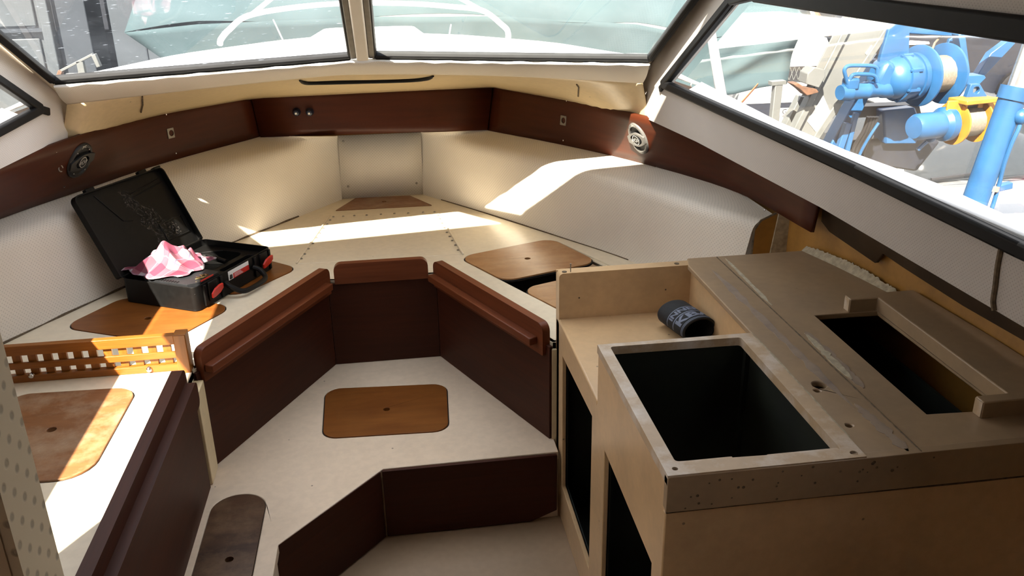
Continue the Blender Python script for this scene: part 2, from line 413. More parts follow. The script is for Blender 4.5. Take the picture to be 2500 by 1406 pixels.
def rpoly(c, r, n=6):
    """polygon with rounded corners; r may be one number or one per corner"""
    out = []; m = len(c); c = [V3((p[0], p[1], 0)) for p in c]
    for i in range(m):
        R = r[i] if isinstance(r, (list, tuple)) else r
        if R <= 0: out.append((c[i].x, c[i].y)); continue
        a = (c[i-1]-c[i]); b = (c[(i+1) % m]-c[i]); la, lb = a.length, b.length; a.normalize(); b.normalize()
        ang = a.angle(b); d = min(R/math.tan(ang/2), la*.48, lb*.48); R = d*math.tan(ang/2)
        ctr = c[i]+(a+b).normalized()*(R/math.sin(ang/2)); p0 = c[i]+a*d-ctr; p1 = c[i]+b*d-ctr
        a0 = math.atan2(p0.y, p0.x); a1 = math.atan2(p1.y, p1.x)
        while a1-a0 > math.pi: a1 -= 2*math.pi
        while a1-a0 < -math.pi: a1 += 2*math.pi
        for k in range(n+1):
            t = a0+(a1-a0)*k/n; out.append((ctr.x+math.cos(t)*R, ctr.y+math.sin(t)*R))
    return out
def circ(x, y, r, n=18, sy=1.): return [(x+math.cos(2*math.pi*k/n)*r, y+math.sin(2*math.pi*k/n)*r*sy) for k in range(n)]
def lerp(a, b, t): return V3(a)*(1-t)+V3(b)*t
def polyl(pts, t):
    """point at fraction t of a polyline"""
    pts = [V3(p) for p in pts]; L = [0.]
    for i in range(1, len(pts)): L.append(L[-1]+(pts[i]-pts[i-1]).length)
    d = t*L[-1]
    for i in range(1, len(pts)):
        if d <= L[i]+1e-9: return lerp(pts[i-1], pts[i], (d-L[i-1])/max(1e-9, L[i]-L[i-1]))
    return pts[-1]
def smoothpath(pts, n=8):
    """Catmull-Rom through the points"""
    P = [V3(p) for p in pts]; P = [P[0]*2-P[1]]+P+[P[-1]*2-P[-2]]; out = []
    for i in range(1, len(P)-2):
        for k in range(n):
            t = k/n; a, b, c, d = P[i-1], P[i], P[i+1], P[i+2]
            out.append(.5*((2*b)+(c-a)*t+(2*a-5*b+4*c-d)*t*t+(3*b-a-3*c+d)*t*t*t))
    out.append(P[-2]); return out
def screw(p, nrm, r, parent, mat='steel', name='screw_head'):
    nrm = V3(nrm).normalized(); mb = MB()
    mb.lathe(V3(p), nrm, [(-.001, r), (r*.25, r*.9), (r*.5, r*.55), (r*.58, 1e-4)], 10)
    return build(name, mb, mat, parent)
def text_mesh(s, size, bold=0.):
    cu = bpy.data.curves.new('lettering', 'FONT'); cu.body = s; cu.size = size; cu.offset = bold; cu.align_x = 'CENTER'; cu.align_y = 'CENTER'
    cu.resolution_u = 3
    ob = bpy.data.objects.new('lettering', cu); COL.objects.link(ob)
    bpy.context.view_layer.update()
    me = bpy.data.meshes.new_from_object(ob.evaluated_get(bpy.context.evaluated_depsgraph_get()))
    vs = [v.co.copy() for v in me.vertices]; fs = [list(p.vertices) for p in me.polygons]
    bpy.data.objects.remove(ob); bpy.data.curves.remove(cu); bpy.data.meshes.remove(me)
    return vs, fs

# ------------------------------------------------------------------ hull shell, sole, step platform
BZ, PZ = .60, .255                       # berth level, platform level
def xy(px, z=BZ): return [tuple(onz(a, b, z)[:2]) for a, b in px]
HULL_S = [(1.42, -.75), (1.405, 1.0), (1.395, 1.5), (1.375, 2.07), (1.30, 2.45), (1.245, 2.8), (1.09, 3.25), (.92, 3.55), (.66, 4.0), (.36, 4.42)]
def hull_path(side):
    return [V3((x, y, 0)) if side > 0 else mir((x, y, 0)) for x, y in HULL_S]
SHEER_S = [(1.46, -.75, 1.12), (1.45, 1.0, 1.125), (1.44, 1.5, 1.13), (1.43, 2.07, 1.14), (1.37, 2.45, 1.145), (1.31, 2.8, 1.165), (1.19, 3.25, 1.235), (1.05, 3.6, 1.27), (.80, 4.12, 1.285), (.42, 4.60, 1.285)]
def sheer(side):
    return [V3(p) if side > 0 else mir(p) for p in SHEER_S]
for side, nm in ((1, 'wall_starboard_hull'), (-1, 'wall_port_hull')):
    h = hull_path(side); sh = sheer(side)
    rows = [[V3((p.x, p.y, -.06)) for p in h]]
    for k in range(1, 9):
        t = k/8; rows.append([V3((p.x, p.y, -.06+(s.z-.012+.06)*t)) if t < .999 else V3((s.x, s.y, s.z-.012)) for p, s in zip(h, sh)])
    struct(build(nm, MB().grid(rows), 'hull', solid=.012*side, smooth=60))
bowrows = []
for z in (-.06, .5, 1.0):
    a, b = hull_path(1)[-1], hull_path(-1)[-1]; bowrows.append([V3((a.x, a.y, z)), V3(((a.x+b.x)/2, 4.62, z)), V3((b.x, b.y, z))])
a, b = sheer(1)[-1], sheer(-1)[-1]; bowrows.append([a-V3((0, 0, .012)), V3(((a.x+b.x)/2, 4.80, 1.283)), b-V3((0, 0, .012))])
struct(build('wall_bow_hull', MB().grid(bowrows), 'hull', solid=-.012, smooth=60))

hp, hs = hull_path(-1), hull_path(1)
o = [(p.x-.01, p.y) for p in hs[:6]]+[(p.x+.01, p.y) for p in hp[:6]][::-1]
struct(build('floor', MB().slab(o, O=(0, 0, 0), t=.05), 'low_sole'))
# the platform: one step up, wrapping round to port
riser = [(.462, 2.347), (-.095, 2.343), (-.382, 2.022), (-.384, -.2)]
o = [(-.285, 3.105), (.15, 3.105), (.462, 2.437)]+riser+[(-.625, -.2), (-.625, 2.437)]
lidS = rpoly(xy([(795, 950), (1090, 937), (1095, 1052), (788, 1071)], PZ), .055)
lidO = rpoly([(-.592, 2.275), (-.437, 2.272), (-.437, 1.62), (-.592, 1.62)], .075, 9)
def grow(poly, d):
    cx = sum(p[0] for p in poly)/len(poly); cy = sum(p[1] for p in poly)/len(poly)
    return [(x+(x-cx)/math.hypot(x-cx, y-cy)*d, y+(y-cy)/math.hypot(x-cx, y-cy)*d) for x, y in poly]
pf = thing('step_platform', (-.1, 2.5, 0), 'off-white moulded step between the two wood-fronted berth sides', 'step')
build('platform_top', MB().slab(o, [grow(lidS, .004), grow(lidO, .004)], O=(0, 0, PZ), t=.03), 'sole', pf, bevel=.004)
mb = MB()
for a, b in zip(riser[:-1], riser[1:]):
    a, b = V3((*a, .112)), V3((*b, .112)); n = (b-a).cross(V3((0, 0, 1))).normalized()
    mb.bar(a+n*.018*(1 if n.y > 0 or n.x < 0 else -1), b+n*.018*(1 if n.y > 0 or n.x < 0 else -1), .02, .225)
build('step_front', mb, 'sole', pf)
def lid(name, outline, hole, z, mat, label, rh=.0115, t=.014):
    h = onz(*hole, z) if hole else None
    o = build(name, MB().slab(outline, [circ(h.x, h.y, rh)] if hole else [], O=(0, 0, z+.002), t=t), mat, bevel=.0015)
    build('joint', MB().slab(grow(outline, .0048), [grow(outline, -.001)], O=(0, 0, z-.0035), t=.006), 'dark', o, smooth=0)  # dark ring painted as the shadow in the gap round the lid
    return tag(o, label, 'hatch lid', 'plywood locker lids')
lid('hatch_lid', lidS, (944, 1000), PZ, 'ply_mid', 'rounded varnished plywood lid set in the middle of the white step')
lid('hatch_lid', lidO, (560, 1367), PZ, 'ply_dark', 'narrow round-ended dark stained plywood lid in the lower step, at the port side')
# wooden riser boards of the step
def board_on(a, b, z0, z1, t, chamfer=0., name='riser_board', mat='mahogany', parent=None, rise=0.):
    a, b = V3((a[0], a[1], 0)), V3((b[0], b[1], 0)); U = (b-a).normalized(); L = (b-a).length
    out = [(0, z0), (L, z0), (L, z1), (0, z1)]
    if chamfer: out = [(chamfer[0], z0), (L, z0), (L, z1), (0, z1), (0, z0+chamfer[1])]
    return build(name, MB().slab(out, O=tuple(a), U=tuple(U), V=(0, 0, 1), t=t), mat, parent, bevel=.002)
rb = thing('riser_panel', (-.1, 2.33, .003), 'dark mahogany step front running across, then diagonally down to the sole', 'wood panel')
board_on((.455, 2.332), (-.098, 2.331), .006, .252, -.012, (.085, .035), 'riser_board', parent=rb)
board_on((-.102, 2.331), (-.388, 2.014), .006, .252, -.012, name='riser_board', parent=rb)
board_on((-.395, 2.012), (-.397, .2), .006, .252, -.012, name='riser_board', parent=rb)

# ------------------------------------------------------------------ V-berth
UE = [(.458, 2.437), (.150, 3.102), (-.285, 3.102), (-.634, 2.437)]      # edge of the foot well
sLid = [(1118, 628), (1345, 583), (1462, 640), (1232, 686)]
sF = xy(sLid)
gap = V3((*xy([(1268, 706)])[0], 0))-V3((*sF[0], 0)); nxt = V3((*sF[3], 0))-V3((*sF[0], 0))
sA = [(p[0]+gap.x, p[1]+gap.y) for p in sF]
lidF = rpoly(sF, .062); lidA = rpoly(sA, .062)
# one long opening takes both starboard lids
def quadhull(a, b): return [a[0], a[1], b[2], b[3]]
openS = rpoly(quadhull(grow(sF, .004), grow(sA, .004)), .062)
pF = [tuple(mir((*p, 0))[:2]) for p in sF]
pA = xy([(150, 800), (303, 726), (576, 745), (405, 838)])
pF = xy([(440, 668), (655, 636), (728, 655), (572, 727)])
lidPF = rpoly(pF, .06); lidPA = rpoly(pA, .062)
lidB = rpoly(xy([(868, 484), (1001, 478), (1056, 502), (818, 515)]), .006, 2)
outer = [UE[0], (1.26, 2.437), (1.27, 2.55), (1.16, 2.75), (.93, 3.06), (.145, 4.205), (-.262, 4.20), (-.975, 3.26), (-1.285, 2.746), (-1.42, 2.452), (-.634, 2.452)]+UE[::-1][0:1]+[UE[2], UE[1]]
bt = thing('v_berth', (-.06, 3.3, .3), 'large cream moulded V-shaped berth base filling the bow of the cabin', 'berth')
build('berth_deck', MB().slab(outer, [grow(openS, .001), grow(lidPF, .004), grow(lidPA, .004), grow(lidB, .002)], O=(0, 0, BZ), t=.03), 'berth', bt, bevel=.006)
mb = MB()
for a, b in zip(UE[:-1], UE[1:]):
    a, b = V3((*a, .30)), V3((*b, .30)); n = V3((0, 0, 1)).cross(b-a).normalized()*-1
    mb.bar(a+n*.008, b+n*.008, .014, .60)
mb.box((.86, 2.444, .30), (.80, .014, .60)); mb.box((-1.03, 2.446, .30), (.79, .014, .60))
build('berth_front', mb, 'berth', bt)
build('locker_shade', MB().slab([(.47, 2.46), (1.22, 2.46), (1.1, 2.75), (.88, 3.05), (.13, 4.1), (-.25, 4.1), (-.93, 3.22), (-1.3, 2.46), (-.66, 2.46), (-.30, 3.12), (.165, 3.12)], O=(0, 0, .50), t=.01), 'dark', bt, smooth=0)  # black sheet in place of the shade inside the lockers
build('rebate', MB().tube([V3((*p, BZ-.012)) for p in grow(openS, -.004)], .006, 6, closed=True), 'berth', bt)
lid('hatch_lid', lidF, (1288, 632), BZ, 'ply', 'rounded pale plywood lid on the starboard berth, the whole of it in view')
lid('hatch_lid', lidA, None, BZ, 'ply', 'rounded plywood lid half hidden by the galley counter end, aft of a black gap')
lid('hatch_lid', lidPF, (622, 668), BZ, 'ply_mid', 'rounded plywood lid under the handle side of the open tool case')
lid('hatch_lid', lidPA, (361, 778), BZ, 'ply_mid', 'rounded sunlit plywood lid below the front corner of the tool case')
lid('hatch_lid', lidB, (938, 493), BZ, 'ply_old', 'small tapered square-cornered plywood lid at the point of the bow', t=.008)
pn = thing('access_panel', (0, 3.6, BZ), 'cream screwed-down centre panel on the berth with rows of screws', 'panel')
pc = xy([(806, 526), (1068, 514), (1127, 621), (726, 644)])
build('panel_board', MB().slab(pc, O=(0, 0, BZ+.0015), t=.004), 'berth', pn, bevel=.0015)
for seg in (((805, 526), (724, 643)), ((1092, 556), (1131, 621))):
    a, b = onz(*seg[0], BZ+.003), onz(*seg[1], BZ+.003); build('edge_strip', MB().bar(a, b, .007, .008), 'berth', pn, bevel=.002)
SCR = [(814, 529), (838, 528), (865, 526), (895, 525), (930, 523), (963, 521), (997, 520), (1033, 518), (1061, 517), (1069, 525), (1074, 534), (1079, 545), (1085, 556), (1091, 567), (1098, 577), (1104, 587), (1112, 598), (1118, 610), (806, 537), (799, 547), (789, 557), (780, 569), (772, 580), (764, 594), (753, 607), (744, 620), (736, 631), (771, 638), (815, 636), (860, 634), (905, 632), (950, 630), (995, 628), (1055, 626), (1100, 624)]
for a, b in SCR[:27]: screw(onz(a, b, BZ+.0035), (0, 0, 1), .0055, pn, 'dullmetal')
# front panels of the foot well with their rails
def well_panel(a, b, label, ledge, ends=(0, 0)):
    a, b = V3((*a, 0)), V3((*b, 0)); U = (b-a).normalized(); L = (b-a).length; N = U.cross(V3((0, 0, 1)))
    th = thing('berth_panel', (a+b)/2+V3((0, 0, PZ)), label, 'wood panel', 'mahogany berth fronts')
    build('panel', MB().slab([(0, PZ+.001), (L, PZ+.001), (L, .59), (0, .59)], O=tuple(a), U=tuple(U), V=(0, 0, 1), t=.012), 'mahogany', th, bevel=.0015)
    r0, r1 = ends
    build('rail', MB().slab(rpoly([(r0, .592 if not ledge else .555), (L-r1, .592 if not ledge else .555), (L-r1, .662 if ledge else .672), (r0, .662 if ledge else .672)], [.004, .004, .028, .028]), O=tuple(a+N*.012), U=tuple(U), V=(0, 0, 1), t=.028), 'rail', th, bevel=.006, segs=3)
    if ledge:
        p = a+U*(r0+.008)+N*.026+V3((0, 0, .598)); q = a+U*(L-r1-.03)+N*.026+V3((0, 0, .598))
        build('ledge', MB().bar(p, q, .03, .026), 'rail', th, bevel=.003)
    return th
# panels are given so that their outward side faces into the foot well
well_panel((-.270, 3.09), (.134, 3.09), 'dark mahogany panel across the head of the foot well, with plain rail', False, (.026, .03))
well_panel((.134, 3.09), (.447, 2.424), 'dark mahogany panel on the starboard side of the foot well, ledge along its rail', True, (.0, .02))
well_panel((-.624, 2.43), (-.270, 3.09), 'dark mahogany panel on the port side of the foot well, ledge along its rail', True, (.018, .0))
st = build('corner_block', MB().box((.475, 2.4285, .40), (.04, .012, .36)), 'deckhead'); tag(st, 'narrow stained yellow upright between the starboard berth front and the galley', 'post')

# ------------------------------------------------------------------ port locker with its rail
cb = thing('side_locker', (-1.0, 1.7, PZ), 'cream topped locker seat in bright sun at the port side, wood front', 'locker')
lidC = rpoly(xy([(20, 965), (338, 945), (215, 1167), (-110, 1190)]), [.06, .065, .08, .06])
build('locker_top', MB().slab([(-1.44, .75), (-.635, .75), (-.635, 2.449), (-1.40, 2.449)], [grow(lidC, .004)], O=(0, 0, BZ-.0005), t=.03), 'berth', cb, bevel=.004)
build('locker_front', MB().box((-.642, 1.6, .428), (.014, 1.69, .344)), 'berth', cb)
build('corner_ledge', MB().box((-.622, 2.388, .412), (.030, .094, .31)), 'deckhead', cb, bevel=.003)
build('side_panel', MB().slab([(0, PZ+.001), (1.58, PZ+.001), (1.58, .60), (0, .60)], O=(-.612, .75, 0), U=(0, 1, 0), V=(0, 0, 1), t=.012), 'mahogany', cb, bevel=.002)
build('cap_rail', MB().slab(rpoly([(0, .56), (1.585, .56), (1.585, .664), (0, .664)], [.0, .004, .03, .0]), O=(-.628, .75, 0), U=(0, 1, 0), V=(0, 0, 1), t=.032), 'mahogany', cb, bevel=.009, segs=3)
build('moulding', MB().slab(rpoly([(0, .545), (1.578, .545), (1.578, .622), (0, .622)], [.0, .02, .02, .0]), O=(-.600, .75, 0), U=(0, 1, 0), V=(0, 0, 1), t=.028), 'mahogany', cb, bevel=.009, segs=3)
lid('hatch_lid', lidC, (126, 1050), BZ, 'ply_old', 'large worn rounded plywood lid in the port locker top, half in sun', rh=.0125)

# ------------------------------------------------------------------ teak lattice between locker and berth
lt = thing('lattice_rail', (-.9, 2.452, BZ), 'low golden teak lattice fence standing across the port locker seat', 'fence')
LX0, LX1 = -1.36, -.668
for z0, z1, y0, y1 in ((.687, .717, 2.440, 2.462), (.643, .663, 2.440, 2.450), (.6005, .622, 2.440, 2.462)):
    build('rail', MB().box(((LX0+LX1)/2, (y0+y1)/2, (z0+z1)/2), (LX1-LX0, y1-y0, z1-z0)), 'teak', lt, bevel=.0015)
hx = [ony(x, 858, 2.45).x for x in (54, 93, 129, 166, 204, 241, 277, 315, 352, 389, 426)]
pitch = (hx[-1]-hx[0])/10
for k in range(-5, 11):
    c = hx[0]+pitch*(k-.5)+(.001 if k else 0)
    if c-.015 < LX0: continue
    build('slat', MB().box((c, 2.456, .6545), (pitch-.0185, .011, .064)), 'teak', lt, bevel=.001)
build('end_post', MB().box((-.653, 2.444, .651), (.036, .044, .146)), 'teak', lt, bevel=.0025)
for px, py in ((364, 902), (76, 917)):
    p = ony(px, py, 2.438); mb = MB(); mb.lathe(p, (0, -1, 0), [(-.004, .009), (0, .009), (.004, .0075), (.007, .004), (.0075, 1e-4)], 16); build('dome_bolt', mb, 'steel', lt)

# ------------------------------------------------------------------ hull lining of the bow
KZ, SZ = .905, .940
def lining(base, knuckle, bandb, name, side):
    rows = []
    for b, k, t in zip(base, knuckle, bandb):
        b, k, t = V3(b), V3(k), V3(t); out = (t-k); out.z = 0
        t2 = t+(out.normalized()*.012 if out.length > 1e-4 else V3())
        row = []
        for q in range(7): row.append(lerp(b, k, q/6*.87))
        p0, p2 = lerp(b, k, .87), lerp(k, t2, .45 if (t2-k).length < .09 else .035/(t2-k).length)
        for q in range(1, 7):
            s = q/6; row.append(p0*(1-s)**2+k*2*s*(1-s)+p2*s*s)
        for q in range(1, 5): row.append(lerp(p2, t2, q/4))
        rows.append(row)
    return rows
def resample(pts, n): return [polyl(smoothpath(pts, 6), i/(n-1)) for i in range(n)]
NS = 28
baseS = resample([onz(1033, 475, BZ), onz(1200, 525, BZ), onz(1370, 580, BZ), onz(1560, 645, BZ), V3((1.105, 2.60, BZ))], NS)
knS = resample([onz(1027, 322, .905), onz(1160, 352, .905), onz(1304, 387, KZ), onz(1430, 420, KZ), onz(1600, 471, KZ), onz(1720, 509, KZ), V3((1.165, 2.60, KZ))], NS)
bbS = [onz(1031, 322, SZ), onz(1110, 320, SZ), onz(1190, 318, SZ), onz(1380, 355, SZ), onz(1580, 402, SZ), onz(1800, 470, SZ), V3((1.235, 2.60, SZ-.03))]
bbS = [polyl(bbS, i/(NS-1)) for i in range(NS)]
struct(build('wall_starboard', MB().grid(lining(baseS, knS, bbS, '', 1)), 'vinyl', smooth=70))
baseP = resample([onz(835, 487, BZ), onz(600, 580, BZ), onz(350, 681, BZ), onz(15, 836, BZ), V3((-1.41, 2.46, BZ))], NS)
knP = resample([onz(825, 331, .905), onz(700, 362, .905), onz(550, 400, KZ), onz(400, 441, KZ), onz(173, 524, KZ), onz(0, 592, KZ), V3((-1.36, 2.46, KZ))], NS)
bbP = [onz(820, 331, SZ), onz(730, 332, SZ), onz(637, 333, SZ), onz(400, 398, SZ), onz(200, 465, SZ), onz(0, 535, SZ), V3((-1.41, 2.46, SZ))]
bbP = [polyl(bbP, i/(NS-1)) for i in range(NS)]
struct(build('wall_port', MB().grid(lining(baseP, knP, bbP, '', -1)), 'vinyl', smooth=70))
bp = thing('lining_board', onz(935, 481, BZ), 'screwed square of perforated white vinyl at the point of the bow', 'panel')
q = [onz(835, 485, BZ+.001), onz(1033, 473, BZ+.001), onz(1027, 323, .907), onz(825, 331, .907)]
off = (q[1]-q[0]).cross(q[3]-q[0]).normalized()*.006; off = off if off.y < 0 else -off
build('vinyl_sheet', MB().grid([[lerp(q[0], q[1], i/4)+off for i in range(5)], [lerp(q[3], q[2], i/4)+off for i in range(5)]]), 'vinyl', bp, solid=.004)
for a, b in ((838, 345), (1012, 338), (850, 455), (1017, 447)):
    p = onp(a, b, q[0]+off*1.6, off); screw(p, off, .006, bp, 'dullmetal')
# cut end of the starboard lining
ce = build('trim_1', MB().slab([(1.163, .60), (1.37, .60), (1.37, .935), (1.235, .925), (1.185, .905), (1.166, .875)], O=(0, 2.604, 0), U=(1, 0, 0), V=(0, 0, 1), t=-.01), 'hull'); struct(ce)
struct(build('trim_2', MB().tube([(1.161, 2.598, .63), (1.166, 2.598, .875), (1.186, 2.598, .905), (1.236, 2.598, .927)], .0045, 6), 'grime'))
# dirty joint between lining and berth
for nm, pts in (('trim_3', baseP[4:]), ('trim_4', baseS[2:20])):
    struct(build(nm, MB().tube([p+V3((0, 0, .001)) for p in pts], [.0045+.002*math.sin(i*2.1) if nm == 'trim_3' else .003 for i in range(len(pts))], 6), 'grime'))

# ------------------------------------------------------------------ mahogany boards round the bow
def band(bot, top, name, label, scr, n=26, **k):
    th = thing('trim_board', (bot[0]+bot[-1])/2, label, 'wood board', 'mahogany boards round the bow')
    B = [polyl(bot, i/(n-1)) for i in range(n)]; T = [polyl(top, i/(n-1)) for i in range(n)]
    rows = [[lerp(a, b, j/6) for a, b in zip(B, T)] for j in range(7)]
    build('board', MB().grid(rows), 'band', th, solid=.012*k.get('s', 1), smooth=60)
    for a, b, r in scr:      # nearest point of the board to that sight line
        best = min(((EYE+ray(a, b)*((q-EYE).dot(ray(a, b))/ray(a, b).length_squared)-q).length, i, j) for j, rw in enumerate(rows) for i, q in enumerate(rw))
        i, j = best[1], best[2]; i1 = min(i+1, n-1); i0 = i1-1; j1 = min(j+1, 6); j0 = j1-1
        nn = (rows[j0][i1]-rows[j0][i0]).cross(rows[j1][i0]-rows[j0][i0]).normalized()
        if nn.dot(EYE-rows[j][i]) < 0: nn = -nn
        screw(onp(a, b, rows[j][i]+nn*.001, nn), nn, r, th, 'steel')
    return rows
bowB = [onz(637, 333, SZ), onz(1190, 318, SZ)]; bowT = [onz(612, 230, 1.14), onz(1203, 203, 1.14)]
band(bowB, bowT, '', 'dark mahogany board straight across the bow below the deckhead', [(1097, 224, .004), (1101, 309, .004), (730, 233, .004), (743, 322, .004), (1211, 217, .003)], n=6, s=1)
portB = smoothpath([onz(637, 333, SZ), onz(400, 398, SZ), onz(200, 465, SZ), onz(0, 535, SZ), onz(-260, 640, SZ)])
portT = smoothpath([onz(612, 230, 1.14), onz(370, 275, 1.15), onz(160, 345, 1.165), onz(0, 408, 1.168), onz(-260, 500, 1.168)])
ROWP = band(portB, portT, '', 'dark mahogany board along the port side, carrying one speaker', [(406, 279, .004), (430, 374, .004), (157, 456, .004), (600, 240, .003)], s=1)
stbB = smoothpath([onz(1190, 318, SZ), onz(1380, 355, SZ), onz(1580, 402, SZ), onz(1800, 470, SZ), onz(1979, 567, SZ)])
t5 = ony(2001, 503, stbB[-1].y+.0)
stbT = smoothpath([onz(1203, 203, 1.14), onz(1400, 240, 1.145), onz(1565, 285, 1.15), stbB[24]+V3((.012, .0, .19)), V3((t5.x+.002, t5.y, 1.115))])
ROWS = band(stbB, stbT, '', 'mahogany board along the starboard side, sun patch beside its speaker', [(1383, 246, .004), (1375, 343, .004), (1612, 295, .004), (1604, 408, .004), (1866, 513, .004)], s=1)
def on_rows(rows, px, py):
    """where a sight line meets a board, and the board's directions there"""
    d = ray(px, py); best = None
    for j in range(len(rows)-1):
        for i in range(len(rows[0])-1):
            a, b, c = rows[j][i], rows[j][i+1], rows[j+1][i]; n = (b-a).cross(c-a)
            if n.length < 1e-9: continue
            n.normalize(); p = onp(px, py, a, n); e = (p-(a+b+c)/3).length
            if best is None or e < best[0]: best = (e, p, (b-a).normalized(), n if n.dot(EYE-p) > 0 else -n)
    return best[1:]

# ------------------------------------------------------------------ cabin sides, windows, deckhead
def on_wall(y): return V3((.96+.067*(2.99-y), y, 0))
WU = V3((-.067, 1, 0)); WN = V3((1, .067, 0))
def wall_slab(o, holes=()):
    return MB().slab(o, holes, O=(.96+.067*2.99, 0, 0), U=tuple(WU), V=(0, 0, 1), t=-.03)
winS = [(2.985, 1.297), (2.4995, 1.607), (2.35, 1.633), (.55, 1.633), (.55, 1.272), (1.288, 1.274), (1.79, 1.286)]
oS = [(-.75, 1.142), (1.251, 1.142), (1.93, 1.160), (2.69, 1.157), (3.1675, 1.1427), (3.2175, 1.268), (3.12, 1.353), (2.753, 1.59), (2.30, 1.885), (.6, 2.06), (-.75, 2.06)]
struct(build('wall_starboard_upper', wall_slab(oS, [winS]), 'vinyl_up', smooth=0))
# port: forward part converges, aft part runs straight
PO = V3((-1.1197, 3.0254, 0)); PU = V3((.1013, 1, 0))
def portp(y, z): return PO+PU*(y-3.0254)+V3((0, 0, z))
yb = 2.42; xb = portp(yb, 0).x
oPA = [(yb, 1.172), (2.7156, 1.172), (3.06, 1.1705), (3.075, 1.135), (3.165, 1.135), (3.18, 1.1696), (3.2317, 1.2814), (3.1408, 1.3424), (2.8826, 1.5258), (yb, 1.815), (yb, 1.645), (3.022, 1.291), (yb, 1.262)]
struct(build('wall_port_upper', MB().slab(oPA, O=tuple(PO-PU*3.0254), U=tuple(PU), V=(0, 0, 1), t=.012), 'vinyl_port', smooth=0))
oPB = [(-.75, 1.172), (yb, 1.172), (yb, 1.262), (2.28, 1.235), (.82, 1.235), (.82, 1.705), (2.32, 1.705), (yb, 1.645), (yb, 1.815), (2.31, 1.89), (.6, 2.06), (-.75, 2.06)]
struct(build('wall_port_aft', MB().slab(oPB, O=(xb, 0, 0), U=(0, 1, 0), V=(0, 0, 1), t=.012), 'vinyl_port', smooth=0))

S0, C0, P0 = V3((.907, 3.01, 1.38)), ony(885, 137, 3.17), ony(131, 197, 3.045)
dS, dC, dP = V3((.076, -.833, .548)), V3((0, -.833, .548)), V3((-.104, -.83, .548))
TT = .86
S1, C1, P1 = S0+dS*TT, C0+dC*TT, P0+dP*TT
def pane_mb(q, nrm_to=None):
    n = (q[1]-q[0]).cross(q[3]-q[0]).normalized(); rows = [[lerp(q[0], q[1], i/8) for i in range(9)], [lerp(q[3], q[2], i/8) for i in range(9)]]
    return MB().grid(rows)
lat = V3((.022, 0, 0))
def window(nm, q, mat, rub, seal=None, label=None):
    w = build(nm, MB().tube([q[0], q[1], q[2], q[3]], .011, 8, closed=True), 'rubber'); struct(w)
    n = (q[1]-q[0]).cross(q[3]-q[0]).normalized()
    build('pane', pane_mb(q), mat, w)
    return w, n
w1, n1 = window('window_1', [P0, C0-lat*2, C1-lat*2, P1], 'pane_l', None)
w2, n2 = window('window_2', [C0+lat*2, S0, S1, C1+lat*2], 'pane', None)
def strip(pts, w, h, mat, nrm, name, parent, r=.004):
    mb = MB()
    for a, b in zip(pts[:-1], pts[1:]): mb.bar(a, b, w, h, nrm)
    return build(name, mb, mat, parent, bevel=r)
if n1.z < 0: n1 = -n1
if n2.z < 0: n2 = -n2
strip([P0, C0-lat*2], .036, .024, 'rubber', n1, 'gasket', w1); strip([P1, P0], .026, .02, 'rubber', n1, 'gasket', w1)
strip([C0+lat*2, S0], .036, .024, 'rubber', n2, 'gasket', w2); strip([S0, S1], .026, .02, 'rubber', n2, 'gasket', w2)
strip([C0-lat*1.45, C1-lat*1.45], .022, .024, 'greyrubber', n1, 'seal', w1); strip([C0+lat*1.45, C1+lat*1.45], .022, .024, 'greyrubber', n2, 'seal', w2)
struct(build('trim_5', MB().bar(C0-V3((0, .006, .004)), C1-V3((0, .006, .004)), .042, .03, dC.cross(V3((1, 0, 0)))*-1), 'sill', bevel=.006))
# jambs between the windscreen edges and the cabin sides
jS = [(S0-dS*.13, V3((.945, 3.2175, 1.268))), (S0, on_wall(3.12)+V3((0, 0, 1.353))), (S1+dS*.06, on_wall(2.32)+V3((0, 0, 1.87)))]
struct(build('trim_6', MB().grid([[lerp(a, b, i/3) for i in range(4)] for a, b in jS]), 'sill', solid=.006))
jP = [(P0-dP*.13, portp(3.2317, 1.2814)), (P0, portp(3.1408, 1.3424)), (P1+dP*.06, portp(2.33, 1.87))]
struct(build('trim_7', MB().grid([[lerp(a, b, i/3) for i in range(4)] for a, b in jP]), 'sill', solid=-.006))
# side windows
def side_window(nm, outline, mp, mat):
    w = build(nm, MB().tube([mp(y, z, .0) for y, z in outline], .016, 8, closed=True), 'rubber'); struct(w)
    mb = MB(); vs = [mp(y, z, .018) for y, z in outline]
    tri = tessellate_polygon([[V3((y, z, 0)) for y, z in outline]])
    mb.add(vs, [list(t) for t in tri], [[(outline[k][0], outline[k][1]) for k in t] for t in tri]); build('pane', mb, mat, w)
    return w
def mpS(y, z, d): p = on_wall(y); return V3((p.x+d, p.y, z))
w3 = side_window('window_3', winS, mpS, 'pane_side')
for a, b, r in ((winS[0], winS[1], .014), (winS[1], winS[2], .014), (winS[2], winS[3], .022), (winS[5], winS[6], .015), (winS[6], winS[0], .015), (winS[4], winS[5], .015)):
    mb = MB(); A_, B_ = mpS(*a, -.004), mpS(*b, -.004); e_ = (B_-A_).normalized()*.006; mb.bar(A_-e_, B_+e_, .026, r*2, (0, 0, 1) if abs(a[1]-b[1]) < .1 else (0, .55, .83)); build('gasket', mb, 'rubber', w3, bevel=.006)
mb = MB(); mb.bar(mpS(2.99, 1.292, -.004), mpS(3.02, 1.272, -.004), .012, .022); build('gasket', mb, 'rubber', w3, bevel=.004)
def mpP(y, z, d): p = portp(max(y, yb), z); return V3((p.x-d, y, z))
winP = [(3.022, 1.291), (yb, 1.645), (2.32, 1.705), (.82, 1.705), (.82, 1.235), (2.28, 1.235), (yb, 1.262)]
w4 = side_window('window_4', winP, mpP, 'pane_side')
